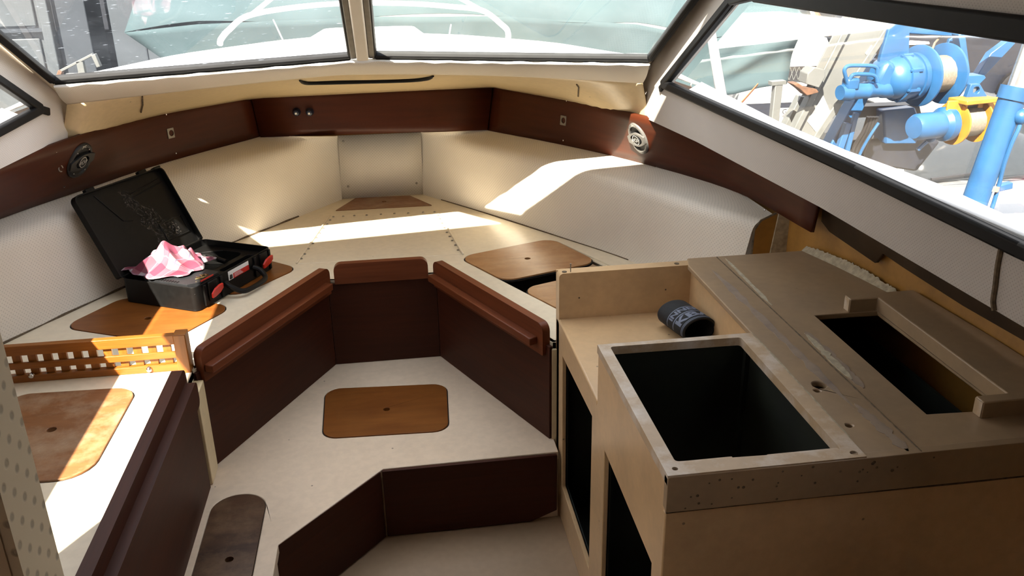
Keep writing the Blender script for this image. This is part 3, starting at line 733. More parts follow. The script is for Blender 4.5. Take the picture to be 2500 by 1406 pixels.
for a, b in ((winP[0], winP[1]), (winP[6], winP[0]), (winP[5], winP[6]), (winP[4], winP[5])):
    mb = MB(); mb.bar(mpP(*a, -.004), mpP(*b, -.004), .026, .030, (0, 0, 1) if abs(a[1]-b[1]) < .1 else (0, .55, .83)); build('gasket', mb, 'rubber', w4, bevel=.006)
mb = MB(); mb.bar(mpP(3.02, 1.291, -.004), mpP(3.075, 1.272, -.004), .012, .026); build('gasket', mb, 'rubber', w4, bevel=.004)
# outer sill under the starboard glass
ys = (3.0, 2.5, 2.0, 1.6, 1.25, .6, -.7)
struct(build('trim_8', MB().grid([[mpS(y, 1.274, .022) for y in ys], [mpS(y, 1.268, .022+w_) for y, w_ in zip(ys, (.006, .016, .030, .045, .058, .062, .062))]]), 'white_out', solid=-.012))
struct(build('trim_9', MB().bar(mpP(3.0, 1.262, .065), mpP(-.7, 1.228, .065), .06, .02), 'white_out', bevel=.006))
# padded sill under the windscreen
def interp_pts(pts, n): return [polyl(pts, i/(n-1)) for i in range(n)]
A = [P0-V3((0, 0, .012)), C0-lat*2-V3((0, 0, .012)), C0+lat*2-V3((0, 0, .012)), S0-V3((0, 0, .012))]
Bl = smoothpath([V3((-1.075, 3.15, 1.288)), ony(500, 211, 3.22), ony(760, 184, 3.255), ony(880, 177, 3.265), ony(1120, 178, 3.24), ony(1350, 186, 3.19), V3((.918, 3.115, 1.287))], 6)
n = 41; Ai = interp_pts(A, n); Bi = interp_pts(Bl, n); rows = []
for j in range(11):
    t = j/10; row = []
    for i in range(n):
        p = lerp(Ai[i], Bi[i], t); nn = V3((0, -.75, -.1)); bul = math.sin(math.pi*min(1, t*1.05))**.8*.020*(1+.12*math.sin(i*.9))
        if j == 0: nn = V3((0, .2, 0)); bul = .03
        row.append(p+nn*bul)
    rows.append(row)
struct(build('trim_10', MB().grid(rows), 'sill', smooth=80, solid=-.008))
# frayed cut edge of the padding, just under the rubber
fr = []
for i in range(0, n):
    fr.append(lerp(Ai[i], Bi[i], .05)+V3((0, -.012, -.002+.0015*math.sin(i*3.7))))
struct(build('trim_11', MB().tube(fr, [.0045+.0015*math.sin(i*2.3) for i in range(n)], 6), 'label_white'))
# cream underside of the foredeck
low = [portp(3.155, 1.172)+V3((0, .008, 0))]+[p+V3((0, 0, -.004)) for p in portT[2:16][::-1]]+[bowT[0]+V3((0, 0, -.004)), bowT[1]+V3((0, 0, -.004))]+[p+V3((0, 0, -.004)) for p in stbT[2:15]]+[V3((.950, 3.17, 1.148))]
Lo = [polyl(low, i/(n-1)) for i in range(n)]
Lo = []
for i in range(n):      # same image columns for both edges
    t = i/(n-1); Lo.append(polyl(low, t))
rows = [[lerp(Bi[i]+V3((0, .012, .004)), Lo[i]+(V3((Lo[i].x+.06, Lo[i].y-2.5, 0)).normalized()*.022)+V3((0, 0, -.022)), j/6) for i in range(n)] for j in range(7)]
struct(build('ceiling_bow', MB().grid(rows), 'deckhead', smooth=70, solid=.006))
CB = rows
def deckhead_hit(px, py):
    d = ray(px, py); best = None
    for j in range(6):
        for i in range(n-1):
            a, b, c = CB[j][i], CB[j][i+1], CB[j+1][i]; nn = (b-a).cross(c-a)
            if nn.length < 1e-9: continue
            nn.normalize(); p = onp(px, py, a, nn); e = (p-(a+b+c)/3).length
            if best is None or e < best[0]: best = (e, p, nn if nn.dot(EYE-p) > 0 else -nn)
    return best[1], best[2]
g = smoothpath([deckhead_hit(*q)[0]+deckhead_hit(*q)[1]*.006 for q in ((731, 193), (742, 198), (770, 199), (900, 196), (1000, 193), (1045, 188), (1058, 182))], 6)
o = build('edge_seal', MB().tube(g, [.003+.0045*min(1, i/6, (len(g)-1-i)/6) for i in range(len(g))], 8), 'rubber')
tag(o, 'curved black edging strip along a slot under the foredeck, amidships', 'edging strip')
for nm, pts in (('trim_12', ((347, 234), (348, 255), (344, 273))), ('trim_13', ((1408, 205), (1413, 212), (1412, 234)))):
    struct(build(nm, MB().tube([deckhead_hit(*q)[0]+deckhead_hit(*q)[1]*.002 for q in pts], .003, 6), 'grime'))

# roof, header, and an unseen dark aft wall added to cut light
zr = lambda y: 1.88+(2.30-max(y, .6))*.106
rows = [[V3((x, y, zr(y))) for x in (-1.26+.04*max(0, y-1), -.6, -.08, .5, 1.22-.08*max(0, y-1))] for y in (-.78, .6, 1.2, 1.8, 2.1)]
rows.append([P1+V3((-.05, 0, .03)), lerp(P1, C1, .5)+V3((0, 0, .03)), C1+V3((0, 0, .03)), lerp(C1, S1, .5)+V3((0, 0, .03)), S1+V3((.05, 0, .03))])
struct(build('ceiling', MB().grid(rows), 'vinyl_up', smooth=0, solid=.045))
mb = MB(); mb.bar(P1+V3((-.03, 0, .03)), C1+V3((0, 0, .03)), .03, .05); mb.bar(C1+V3((0, 0, .03)), S1+V3((.03, 0, .03)), .03, .05)
struct(build('trim_14', mb, 'vinyl_up', bevel=.01))
mb = MB(); mb.slab([(-1.45, -.05), (1.45, -.05), (1.45, 1.14), (1.20, 1.14), (1.20, 2.06), (-1.25, 2.06), (-1.25, 1.14), (-1.45, 1.14)], O=(0, -.75, 0), U=(1, 0, 0), V=(0, 0, 1), t=.03)
struct(build('wall_aft_blocker', mb, 'mahogany', smooth=0))
# door post close to the camera, port side
xe = ony(150, 1406, .42).x
struct(build('door_1', MB().box((xe-.105, .3835, 1.02), (.20, .004, 2.03)), 'post_face'))
struct(build('trim_15', MB().slab([(-.038, 0), (.002, 0), (.002, 2.03), (-.038, 2.03)], O=(xe+.0005, .42, .01), U=(0, 1, 0), V=(0, 0, 1), t=.006), vinyl('door_post_vinyl', (.84, .72, .54), pitch=.012, depth=.6)))
# side decks and foredeck seen from inside through the glass
for side, nm in ((1, 'side_deck'), (-1, 'side_deck')):
    inn = [(lambda p: V3((p.x, p.y, 1.175 if side > 0 else 1.20)))(mpS(y, 0, .031) if side > 0 else mpP(y, 0, .014)) for y in (-.75, 1.0, 1.5, 2.07, 2.45, 2.8, 3.1)]
    sh = sheer(side)[:7]
    o = build(nm, MB().grid([inn, [a+V3((0, 0, .0)) for a in sh]]), 'white_out', solid=.02*side)
    tag(o, 'white side deck outside the %s cabin windows' % ('starboard' if side > 0 else 'port'), 'deck')
dk_in = [portp(3.20, 1.325), P0+V3((0, .05, -.03)), C0+V3((0, .05, -.03)), S0+V3((0, .05, -.03)), V3((.955, 3.20, 1.325))]
shS, shP = sheer(1)[6:], sheer(-1)[6:]
dk_out = [V3(p) for p in shP]+[V3((-.055, 4.80, 1.295))]+[V3(p) for p in shS[::-1]]
nI = 33; rows = []
for j in range(9):
    t = j/8; row = []
    for i in range(nI):
        a, b = polyl(dk_in, i/(nI-1)), polyl(dk_out, i/(nI-1)); p = lerp(a, b, t); p.z += .048*math.sin(math.pi*t)*math.sin(math.pi*i/(nI-1))**.45; row.append(p)
    rows.append(row)
fd = thing('foredeck', (-.06, 4.0, 1.2), 'sunlit white foredeck beyond the windscreen', 'deck')
build('deck', MB().grid(rows), 'white_out', fd, smooth=70, solid=.012)
hc = [onz(705, 132, 1.335), onz(1065, 128, 1.335), onz(1040, 99, 1.335), onz(738, 106, 1.335)]
hq = rpoly([(-.33, 3.80), (.19, 3.78), (.14, 4.32), (-.27, 4.33)], .06)
o = build('deck_hatch', MB().slab(hq, O=(0, 0, 1.392), t=.05), 'white_out', bevel=.012); tag(o, 'low white hatch on the sunlit foredeck, seen through the windscreen', 'hatch')
# bow rail
def YP(px, py, Y): return ony(px, py, Y)
pr = thing('bow_rail', (-.06, 4.4, 1.24), 'stainless tubular bow rail standing round the foredeck', 'rail')
rail = smoothpath([YP(537, 107, 3.95), YP(540, 95, 3.98), YP(560, 72, 4.1), YP(607, 38, 4.4), YP(720, 18, 4.62), YP(850, 8, 4.72), YP(1000, 9, 4.72), YP(1110, 17, 4.62), YP(1178, 26, 4.4), YP(1225, 60, 4.1), YP(1240, 78, 3.98), YP(1240, 106, 3.9)], 8)
build('top_rail', MB().tube(rail, .0125, 10), 'white_out', pr)
for a, b in (((611, 38), (690, -25)), ((1178, 26), (1085, -25))): build('upper_rail', MB().tube([YP(*a, 4.4), YP(*b, 4.75)], .011, 8), 'white_out', pr)
for a, b in (((667, 48), (700, 118)), ((1101, 60), (1092, 112))): build('stanchion', MB().tube([YP(*a, 4.55), YP(*b, 4.45)], .004, 8), 'steel', pr)

# ------------------------------------------------------------------ galley unit, stripped of its sink and cooker
GX, GZ = .47, .85
ga = thing('galley_unit', (.9, 1.85, 0), 'cream moulded galley counter with empty sink and locker openings, starboard side', 'galley counter')
side = [(1.33, .0), (2.430, .0), (2.430, .69), (1.885, .69), (1.885, GZ-.012), (1.33, GZ-.012)]
op1 = [(1.938, .125), (2.33, .135), (2.336, .60), (1.938, .622)]; op2 = [(1.395, .10), (1.80, .10), (1.80, .605), (1.395, .592)]
build('side_panel', MB().slab(side, [op1, op2], O=(GX, 0, 0), U=(0, 1, 0), V=(0, 0, 1), t=-.014), 'galley', ga, bevel=.0025)
mb = MB()
mb.slab([(GX-.0015, 0), (1.40, 0), (1.40, .768), (GX-.0015, .768)], O=(0, 1.326, 0), U=(1, 0, 0), V=(0, 0, 1), t=.014)
build('aft_panel', mb, 'galley', ga, bevel=.003)
build('counter_fascia', MB().slab(rpoly([(GX-.002, .772), (1.36, .772), (1.36, GZ+.001), (GX-.002, GZ+.001)], .004, 2), O=(0, 1.320, 0), U=(1, 0, 0), V=(0, 0, 1), t=.02), 'galley_top', ga, bevel=.004)
build('fiddle_panel', MB().slab(rpoly([(GX, .0), (.905, .0), (.905, GZ-.0007), (GX, GZ-.0007)], [0, 0, .004, .014]), O=(0, 2.388, 0), U=(1, 0, 0), V=(0, 0, 1), t=.04), 'galley', ga, bevel=.006)
build('forward_panel', MB().slab([(.47, 0), (1.27, 0), (1.27, .845), (.47, .845)], O=(0, 2.429, 0), U=(1, 0, 0), V=(0, 0, 1), t=.008), 'galley', ga)
build('shelf', MB().slab([(GX-.001, 1.885), (.90, 1.885), (.90, 2.392), (GX-.001, 2.392)], O=(0, 0, .70), t=.02), 'galley', ga, bevel=.005)
build('shelf_back', MB().slab([(1.86, .68), (2.40, .68), (2.40, .845), (1.86, .845)], O=(.880, 0, 0), U=(0, 1, 0), V=(0, 0, 1), t=-.012), 'galley', ga)
sinkh = rpoly([(.497, 1.366), (.827, 1.352), (.828, 1.868), (.496, 1.872)], .008, 3)
build('sink_surround', MB().slab([(GX-.002, 1.322), (.864, 1.322), (.864, 1.889), (GX-.002, 1.889)], [sinkh, circ(.846, 1.337, .008), circ(.489, 1.343, .006, 10)], O=(0, 0, GZ+.004), t=.022), 'rim', ga, bevel=.004)
build('rim_lip', MB().box((.563, 1.362, .843), (.10, .02, .014)).box((.755, 1.356, .843), (.148, .022, .014)), 'rim', ga, bevel=.002)
opn = [(1.071, 1.455), (1.17, 1.449), (1.25, 1.449), (1.25, 1.966), (1.17, 1.968), (1.073, 1.968)]
build('worktop', MB().slab([(.862, 1.322), (1.392, 1.322), (1.385, 1.7), (1.37, 2.07), (1.30, 2.40), (1.265, 2.443), (.884, 2.442), (.868, 2.385), (.868, 1.885), (.862, 1.885)], [opn, circ(.910, 1.612, .0165), circ(.893, 1.588, .0075, 12), circ(.890, 1.44, .008, 12)], O=(0, 0, GZ), t=.015), 'galley_top', ga, bevel=.0025)
led = [(1.168, 1.419), (1.39, 1.419), (1.385, 1.7), (1.365, 2.0), (1.168, 2.0), (1.168, 1.969), (1.246, 1.969), (1.240, 1.446), (1.168, 1.446)]
build('back_ledge', MB().slab(led, O=(0, 0, .888), t=.040), 'galley_top', ga, bevel=.003)
for y in (1.984, 1.4325): build('cut_face', MB().box((1.1675, y, .869), (.001, .024, .034)), 'rim', ga)
build('seam', MB().tube([(.979, 1.325, GZ+.0004), (.980, 1.9, GZ+.0004), (.978, 2.436, GZ+.0004)], .0016, 6), 'grime', ga)
rr = random.Random(3)
def smear(y0, y1, x0, x1, w, name='old_sealant', mat='caulk', z=GZ+.0012, amp=.5):
    k = 26; L = []; R = []
    for i in range(k+1):
        t = i/k; x = x0+(x1-x0)*t; y = y0+(y1-y0)*t; h = w*(.45+amp*rr.random())*min(1, 6*t+.1, 6*(1-t)+.1)
        L.append((x-h+(rr.random()-.5)*w*.3, y)); R.append((x+h+(rr.random()-.5)*w*.3, y))
    return build(name, MB().slab(L+R[::-1], O=(0, 0, z), t=.002), mat, ga, smooth=0)
smear(1.33, 1.90, .866, .868, .004)
smear(2.05, 2.42, .99, 1.0, .007); smear(1.62, 1.86, .992, .998, .012, z=GZ+.0022); smear(1.58, 1.88, 1.0, 1.004, .018, 'grime_patch', 'scuff', GZ+.0011)
smear(1.50, 2.33, .935, .925, .011, 'scraped_patch', 'scuff', GZ+.0010, .9)
smear(1.33, 1.52, .955, .945, .012, 'scraped_patch', 'scuff', GZ+.0010, .9)
# joint under the fascia
build('joint', MB().tube([(GX, 1.326, .769), (.75, 1.325, .770), (1.05, 1.326, .768), (1.34, 1.326, .768)], [.003, .002, .004, .003], 6), 'grime', ga)
for i in range(30):
    x = .49+rr.random()**1.6*.55; z = .775+rr.random()*.07
    build('filler_speck', MB().lathe((x, 1.3195, z), (0, -1, 0), [(-.0005, .0018+.002*rr.random()), (.0006, 1e-4)], 7), 'grime', ga)
for px, py in ((2408, 1210), (2490, 1335)):
    p = ony(px, py, 1.33); build('screw_hole', MB().lathe(p, (0, -1, 0), [(-.002, .009), (.0006, .009), (.0008, .0088), (.0009, 1e-4)], 14), 'plastic_grey', ga)
for px, py, Y in ((1625, 707, 2.388), (1414, 727, 2.388), (1535, 791, 2.36)):
    p = ony(px, py, Y); build('screw_hole', MB().lathe(p, (0, -1, 0), [(-.001, .0028), (.0004, .0028), (.0005, 1e-4)], 8), 'grime', ga)
for px, py in ((1378, 663), (1652, 643)):
    p = onz(px, py, GZ+.0003); build('screw_hole', MB().lathe(p, (0, 0, 1), [(-.001, .0075), (.0004, .0075), (.0005, 1e-4)], 12), 'grime', ga)
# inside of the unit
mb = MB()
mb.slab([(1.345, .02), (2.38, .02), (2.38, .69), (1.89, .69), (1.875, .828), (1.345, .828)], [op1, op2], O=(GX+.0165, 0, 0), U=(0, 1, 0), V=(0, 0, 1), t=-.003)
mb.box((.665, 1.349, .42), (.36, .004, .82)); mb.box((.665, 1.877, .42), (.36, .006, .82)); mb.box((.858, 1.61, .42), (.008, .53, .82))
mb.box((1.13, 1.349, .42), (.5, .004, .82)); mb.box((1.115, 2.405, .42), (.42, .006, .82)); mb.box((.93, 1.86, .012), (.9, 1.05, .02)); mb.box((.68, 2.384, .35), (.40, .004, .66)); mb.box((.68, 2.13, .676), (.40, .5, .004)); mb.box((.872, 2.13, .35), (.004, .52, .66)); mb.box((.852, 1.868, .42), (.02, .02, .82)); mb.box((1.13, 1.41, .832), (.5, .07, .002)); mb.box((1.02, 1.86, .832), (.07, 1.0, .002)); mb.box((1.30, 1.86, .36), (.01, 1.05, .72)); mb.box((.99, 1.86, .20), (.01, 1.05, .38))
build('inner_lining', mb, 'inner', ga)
tag(build('nail', MB().lathe(onz(1393, 663, GZ), (0, 0, 1), [(-.004, .0016), (.024, .0016), (.0242, .0030), (.0255, .0028), (.026, 1e-4)], 8), 'dullmetal'), 'thin nail standing up from the top of the galley end panel', 'nail')
# torn white paint along the bare hull above the counter
pts = [(1.262, 2.445), (1.30, 2.30), (1.325, 2.18), (1.345, 2.07), (1.352, 2.0)]
pp = [V3((x, y, 0)) for x, y in pts]; k = 90; mb = MB(); lo = []; hi = []
for i in range(k+1):
    t = i/k; p = polyl(pp, t); w = (.006+.014*math.sin(math.pi*min(1, t*1.15))+.007*rr.random())*(1-.35*t)
    lo.append(p+V3((-.004, 0, GZ-.002))); hi.append(p+V3((.010+w*.35, 0, GZ+.004+w)))
mb.grid([lo, hi]); struct(build('trim_16', mb, 'caulk', solid=.004, smooth=0))
struct(build('trim_17', MB().slab([(1.20, .60), (1.30, .60), (1.318, .92), (1.24, .93)], O=(0, 2.592, 0), U=(1, 0, 0), V=(0, 0, 1), t=-.006), 'caulk'))
# dark stringer, painted also as the shade under the side deck, above the bare hull
edge = [onx(2005, 540, 1.30), onx(2025, 566, 1.31), onx(2136, 642, 1.335), onx(2154, 618, 1.337), onx(2205, 653, 1.345), onx(2350, 746, 1.35), onx(2500, 832, 1.355), V3((1.36, .4, .95))]
mb = MB(); mb.grid([edge, [V3((p.x-.005, p.y, 1.125)) for p in edge]])
struct(build('trim_18', mb, 'stringer', solid=.012))
# torn seam in the vinyl below the side window
pts = [mpS(1.36, 1.262, -.003), mpS(1.375, 1.22, -.003), mpS(1.37, 1.18, -.003), mpS(1.345, 1.150, -.003)]
struct(build('trim_19', MB().tube(smoothpath([onp(*q, on_wall(1.3)-V3((.002, 0, 0)), WN) for q in ((2445, 603), (2436, 650), (2430, 700), (2425, 735), (2428, 758))], 5), .005, 6), 'grime'))

# ------------------------------------------------------------------ foam can holder on the galley shelf
def map_text(s, size, bold, fn, cuts=2):
    vs, fs = text_mesh(s, size, bold); bm = bmesh.new(); bv = [bm.verts.new(v) for v in vs]
    for f in fs:
        try: bm.faces.new([bv[k] for k in f])
        except ValueError: pass
    bmesh.ops.remove_doubles(bm, verts=bm.verts, dist=1e-5)
    if cuts: bmesh.ops.subdivide_edges(bm, edges=bm.edges[:], cuts=cuts, use_grid_fill=False); bmesh.ops.triangulate(bm, faces=bm.faces[:])
    bm.verts.index_update(); out = [fn(v.co.x, v.co.y) for v in bm.verts]; fl = [[v.index for v in f.verts] for f in bm.faces]; bm.free()
    return out, fl
kz = .7005; kc = V3((.798, 2.305, kz)); kax = V3((.24, -1, .0)).normalized(); kside = kax.cross(V3((0, 0, 1))).normalized()*-1
KA, KB, KL = .055, .0385, .150
def kp(s, a, d=0., h=0.):
    """point on the holder: s along the axis from its base, a = angle from the top towards port"""
    return kc+kax*s+kside*(-(KA+d)*math.sin(a))+V3((0, 0, KB+(KB+d)*math.cos(a)))
if kside.x < 0: kside = -kside
ko = thing('can_holder', kc, 'black foam can holder with grey lettering lying on the galley shelf', 'can holder')
rows = []
prof = [(0, .004), (.0, -.006), (.004, 0.), (KL, 0.), (KL, -.006), (.012, -.006)]
rows = [[kp(s, 2*math.pi*i/40, d) for i in range(41)] for s, d in ((0, -.03), (0, -.012), (.003, -.003), (.010, 0), (.05, 0), (.10, 0), (KL-.002, 0), (KL, -.002), (KL, -.006), (.06, -.006), (.015, -.006), (.012, -.03))]
build('sleeve', MB().grid(rows), 'neoprene', ko, smooth=50)
def ring(s, w):
    return MB().grid([[kp(s, -1.9+3.8*i/40, .0006) for i in range(41)], [kp(s+w, -1.9+3.8*i/40, .0006) for i in range(41)]])
for s, w in ((.062, .0035), (.094, .0045), (.138, .0022), (.143, .0022)): build('printed_line', ring(s, w), 'print', ko)
R0 = .047
vs, fs = map_text('INNER', .030, .0012, lambda x, y: kp(.0795-y*.85, -x/R0*1.1+.30, .0009)); build('lettering', MB().add(vs, fs), 'print', ko, smooth=0)
vs, fs = map_text('KBA', .050, .0022, lambda x, y: kp(.118-y*.75, -x/R0*1.2+.12, .0009)); build('lettering', MB().add(vs, fs), 'print', ko, smooth=0)

# ------------------------------------------------------------------ loudspeakers, latch plates and knobs on the boards
def speaker(px, py, rows, label, roll, HW=.050, body='speaker'):
    p, T, N = on_rows(rows, px, py); 
    if T.dot(CR) < 0: T = -T
    up = N.cross(T).normalized(); 
    if up.z < 0: up = -up
    T2 = (T*math.cos(roll)+up*math.sin(roll)).normalized(); Up2 = N.cross(T2); Up2 = Up2 if Up2.z > 0 else -Up2; T, up = T2, Up2
    HH = .069
    P = lambda x, y, z: p+T*x+up*y+N*z
    s = thing('loudspeaker', p, label, 'loudspeaker', 'oval loudspeakers in the boards')
    def oval(prof, n=40):
        vs = []; fs = []; m = len(prof)
        for h, r in prof:
            for k in range(n): a = 2*math.pi*k/n; vs.append(P(math.cos(a)*HW*r, math.sin(a)*HH*r, h))
        for i in range(m-1):
            for k in range(n): q = (k+1) % n; fs.append([i*n+k, i*n+q, (i+1)*n+q, (i+1)*n+k])
        return MB().add(vs, fs)
    build('frame_ring', oval([(0, 1.0), (.006, .99), (.010, .93), (.010, .80), (.006, .76), (.003, .74)]), body, s, smooth=50)
    build('cone', oval([(.004, .78), (-.001+.003, .5), (.0015, .25), (.0015, .001)]), 'speaker_dark', s)
    # cross bridge with two waists
    k = 14; top = []; bot = []
    for i in range(k+1):
        x = -HW*.99+2*HW*.99*i/k; u = x/HW
        top.append((x, .030*(1-.55*abs(u)**1.6)+.006*u)); bot.append((x, -.030*(1-.55*abs(u)**1.6)+.006*u))
    inner = [(math.cos(a)*.033, math.sin(a)*.022+.003*math.cos(a)) for a in [2*math.pi*q/26 for q in range(26)]]
    build('bridge', MB().slab(bot+top[::-1], [inner], O=tuple(P(0, 0, .016)), U=tuple(T), V=tuple(up), t=.008), body, s, bevel=.002)
    def disc(r0, r1, h, n=30, sy=1.15):
        vs = [P(math.cos(2*math.pi*q/n)*r, math.sin(2*math.pi*q/n)*r*sy, h) for r in (r0, r1) for q in range(n)]
        return MB().add(vs, [[q, (q+1) % n, n+(q+1) % n, n+q] for q in range(n)])
    tw = build('tweeter', MB().lathe(P(0, 0, .004), N, [(0, .0225), (.009, .021), (.012, .018), (.0125, 1e-4)], 28, ref=up), 'speaker_dark', s)
    build('tweeter_ring', disc(.0165, .0185, .0175), 'silver', tw)
    build('hub_ring', disc(.0048, .0066, .0178, sy=1.2), 'silver', tw)
    mb = MB()
    for sgn in (-1, 1):
        for q in (-1, 1): mb.bar(P(sgn*.006, q*.0035, .0176), P(sgn*.019, q*.0026+sgn*.003, .0176), .0012, .0010, N)
        mb.bar(P(sgn*.019, -.003+sgn*.003, .0176), P(sgn*.019, .003+sgn*.003, .0176), .0012, .0010, N)
    build('emblem', mb, 'silver', tw)
    vs, fs = text_mesh('JVC', .0125, .0002); build('lettering', MB().add([P(v.x*1.0, v.y+HH*.865, .0105) for v in vs], fs), 'silver', s, smooth=0)
    for a, b in ((-.030, .040), (.030, .040), (-.030, -.042), (.030, -.042)): screw(P(a, b, .0095), N, .003, s, 'steel')
speaker(193, 391, ROWP, 'black oval loudspeaker in the port board above the open tool case', .03, .062, 'plastic_grey')
speaker(1560, 337, ROWS, 'grey oval loudspeaker in the starboard board, lit by the sun patch', .0)
def plate(px, py, rows, label):
    p, T, N = on_rows(rows, px, py); T = T if T.dot(CR) > 0 else -T; up = N.cross(T); up = up if up.z > 0 else -up
    s = thing('latch_plate', p, label, 'latch plate', 'square latch plates in the boards')
    h = .0205
    build('plate', MB().slab(rpoly([(-h*.85, -h), (h*.85, -h), (h*.85, h), (-h*.85, h)], .002, 2), [circ(.002, 0, .0125, 20)], O=tuple(p+N*.004), U=tuple(T), V=tuple(up), t=.005), 'dullmetal', s, bevel=.0008)
    build('finger_cup', MB().lathe(p+T*.002+N*.0035, N, [(-.006, 1e-4), (-.006, .011), (0, .0128)], 20, caps=False), 'speaker_dark', s)
plate(416, 325, ROWP, 'square metal latch plate with round cup, port board forward of the speaker')
plate(1376, 294, ROWS, 'square metal latch plate with round cup, starboard board forward of the speaker')
bn = (bowB[1]-bowB[0]).cross(bowT[0]-bowB[0]).normalized(); bn = bn if bn.y < 0 else -bn
for px, label in ((724, 'round dark blue knob on the bow board, the left of the pair'), (756, 'round dark blue knob on the bow board, the right of the pair')):
    p = onp(px, 273, bowB[0]+bn*.001, bn); k = thing('knob', p, label, 'knob', 'pair of knobs on the bow board')
    build('dial', MB().lathe(p, bn, [(-.002, .019), (.004, .0185), (.010, .015), (.018, .013), (.020, .010), (.0205, 1e-4)], 22), 'navy', k)
    build('cap', MB().box(p+bn*.0205, (.009, .003, .009), (1, 0, 0), bn), 'silver', k)
o = build('screw_eye', MB().tube([onp(146, 410, *[v for v in on_rows(ROWP, 146, 410)[0:3:2]])+on_rows(ROWP, 146, 410)[2]*.004+V3((math.cos(a)*.009*.5, math.cos(a)*.009*.8, math.sin(a)*.011)) for a in [i*.45 for i in range(12)]], .0022, 6), 'dullmetal')
tag(o, 'small curled metal hook on the port board, aft of the black speaker', 'hook')

# ------------------------------------------------------------------ open power-tool case
cN = V3((-.697, 2.876, .6035)); cU = V3((.473, .881, 0)).normalized(); cV = V3((-cU.y, cU.x, 0)); Z = V3((0, 0, 1))
CLn, CWd, CHt = .446, .315, .088
K = lambda u, v, w: cN+cU*u+cV*v+Z*w
cs = thing('tool_case', cN, 'open black plastic power-tool case with red catches, on the port berth', 'tool case')
wl_ = .005; base = rpoly([(0, 0), (CLn, 0), (CLn, CWd), (0, CWd)], .022, 5); inn = rpoly([(wl_, wl_), (CLn-wl_, wl_), (CLn-wl_, CWd-wl_), (wl_, CWd-wl_)], .018, 5)
mb = MB(); mb.slab(base, [inn], O=tuple(cN+Z*CHt), U=tuple(cU), V=tuple(cV), t=CHt-.004); mb.slab(base, O=tuple(cN+Z*.005), U=tuple(cU), V=tuple(cV), t=.005)
build('base', mb, 'plastic', cs, bevel=.003)
# moulded tray with recesses
tr = [(wl_, wl_), (CLn-wl_, wl_), (CLn-wl_, CWd-wl_), (wl_, CWd-wl_)]
rec1 = rpoly([(.20, .10), (.41, .10), (.41, .20), (.36, .27), (.20, .27)], .03); rec2 = rpoly([(.22, .035), (.40, .035), (.40, .075), (.22, .075)], .012); rec3 = rpoly([(.035, .15), (.17, .15), (.17, .28), (.035, .28)], .02)
tray = build('tray', MB().slab(tr, [rec1, rec2, rec3], O=tuple(cN+Z*.064), U=tuple(cU), V=tuple(cV), t=.004), 'plastic', cs, bevel=.003)
mb = MB()
for r_, dpt in ((rec1, .05), (rec2, .03), (rec3, .04)):
    mb.grid([[K(p[0], p[1], .062) for p in r_+r_[:1]], [K(p[0], p[1], .064-dpt) for p in r_+r_[:1]]]); mb.add([K(p[0], p[1], .064-dpt) for p in r_], [list(range(len(r_)))])
build('recess', mb, 'plastic', tray)
build('recess_rib', MB().tube([K(.30, .10, .066), K(.30, .15, .075), K(.32, .20, .073), K(.30, .27, .066)], .010, 10), 'plastic', tray)
# grey accessory box with a vent at the near end
ab = thing('accessory_box', K(.07, .12, .066), 'charcoal plastic box with a slotted vent in the near end of the tool case', 'box')
mb = MB(); mb.slab(rpoly([(.010, .040), (.045, .010), (.150, .012), (.165, .16), (.160, .245), (.012, .225)], .008, 3), O=tuple(cN+Z*.093), U=tuple(cU), V=tuple(cV), t=.027)
build('shell', mb, 'plastic_grey', ab, bevel=.005)
mb = MB()
for i in range(9): mb.bar(K(.014, .085+i*.011, .0935), K(.026, .085+i*.011, .0935), .005, .0018)
build('vent', mb, 'plastic', ab)
build('red_edge', MB().bar(K(.048, .0105, .0945), K(.115, .0105, .0945), .004, .004), 'red', ab)
build('tab', MB().slab(rpoly([(.018, .20), (.055, .20), (.055, .225), (.018, .235)], .005, 3), O=tuple(cN+Z*.100), U=tuple(cU), V=tuple(cV), t=.008), 'plastic_grey', ab, bevel=.002)
for i in range(7):
    u, v = .062+rr.random()*.045, .022+rr.random()*.025; a = rr.random()*3.1; d = (cU*math.cos(a)+cV*math.sin(a)); c = K(u, v, .0965)
    o = build('screw', MB().lathe(c-d*.008, d, [(0, .0042), (.002, .0042), (.0022, .0018), (.015, .0016), (.018, 1e-4)], 8), 'brass')
    tag(o, 'one of the small brass screws lying loose on the charcoal box in the tool case', 'screw', 'loose brass screws in the tool case')
# lid leaning open
th = math.radians(180-117); lD = (cV*math.cos(th)+Z*math.sin(th)).normalized(); hO = cN+cV*(CWd-.002)+Z*(CHt+.001); lN = cU.cross(lD).normalized(); lN = lN if lN.dot(cV) > 0 else -lN
LD = .318
lidp = rpoly([(0, 0), (CLn, 0), (CLn, LD), (0, LD)], [.008, .008, .024, .024], 5); lidi = rpoly([(wl_, wl_), (CLn-wl_, wl_), (CLn-wl_, LD-wl_), (wl_, LD-wl_)], [.006, .006, .02, .02], 5)
flip = 1 if cU.cross(lD).dot(lN) > 0 else -1
mb = MB(); mb.slab(lidp, O=tuple(hO+lN*.026), U=tuple(cU), V=tuple(lD), t=.004*flip); mb.slab(lidp, [lidi], O=tuple(hO+lN*.024), U=tuple(cU), V=tuple(lD), t=.024*flip)
ld = build('lid', mb, 'plastic', cs, bevel=.002)
LP = lambda u, v, w: hO+cU*u+lD*v+lN*w
for u in (.085, .345):
    build('catch_lug', MB().bar(LP(u-.02, LD+.004, .012), LP(u+.02, LD+.004, .012), .02, .014, lD), 'plastic', ld, bevel=.003)
build('corner_cap', MB().bar(LP(.40, LD+.001, .008), LP(.436, LD+.001, .008), .022, .008, lD), 'plastic', ld, bevel=.003)
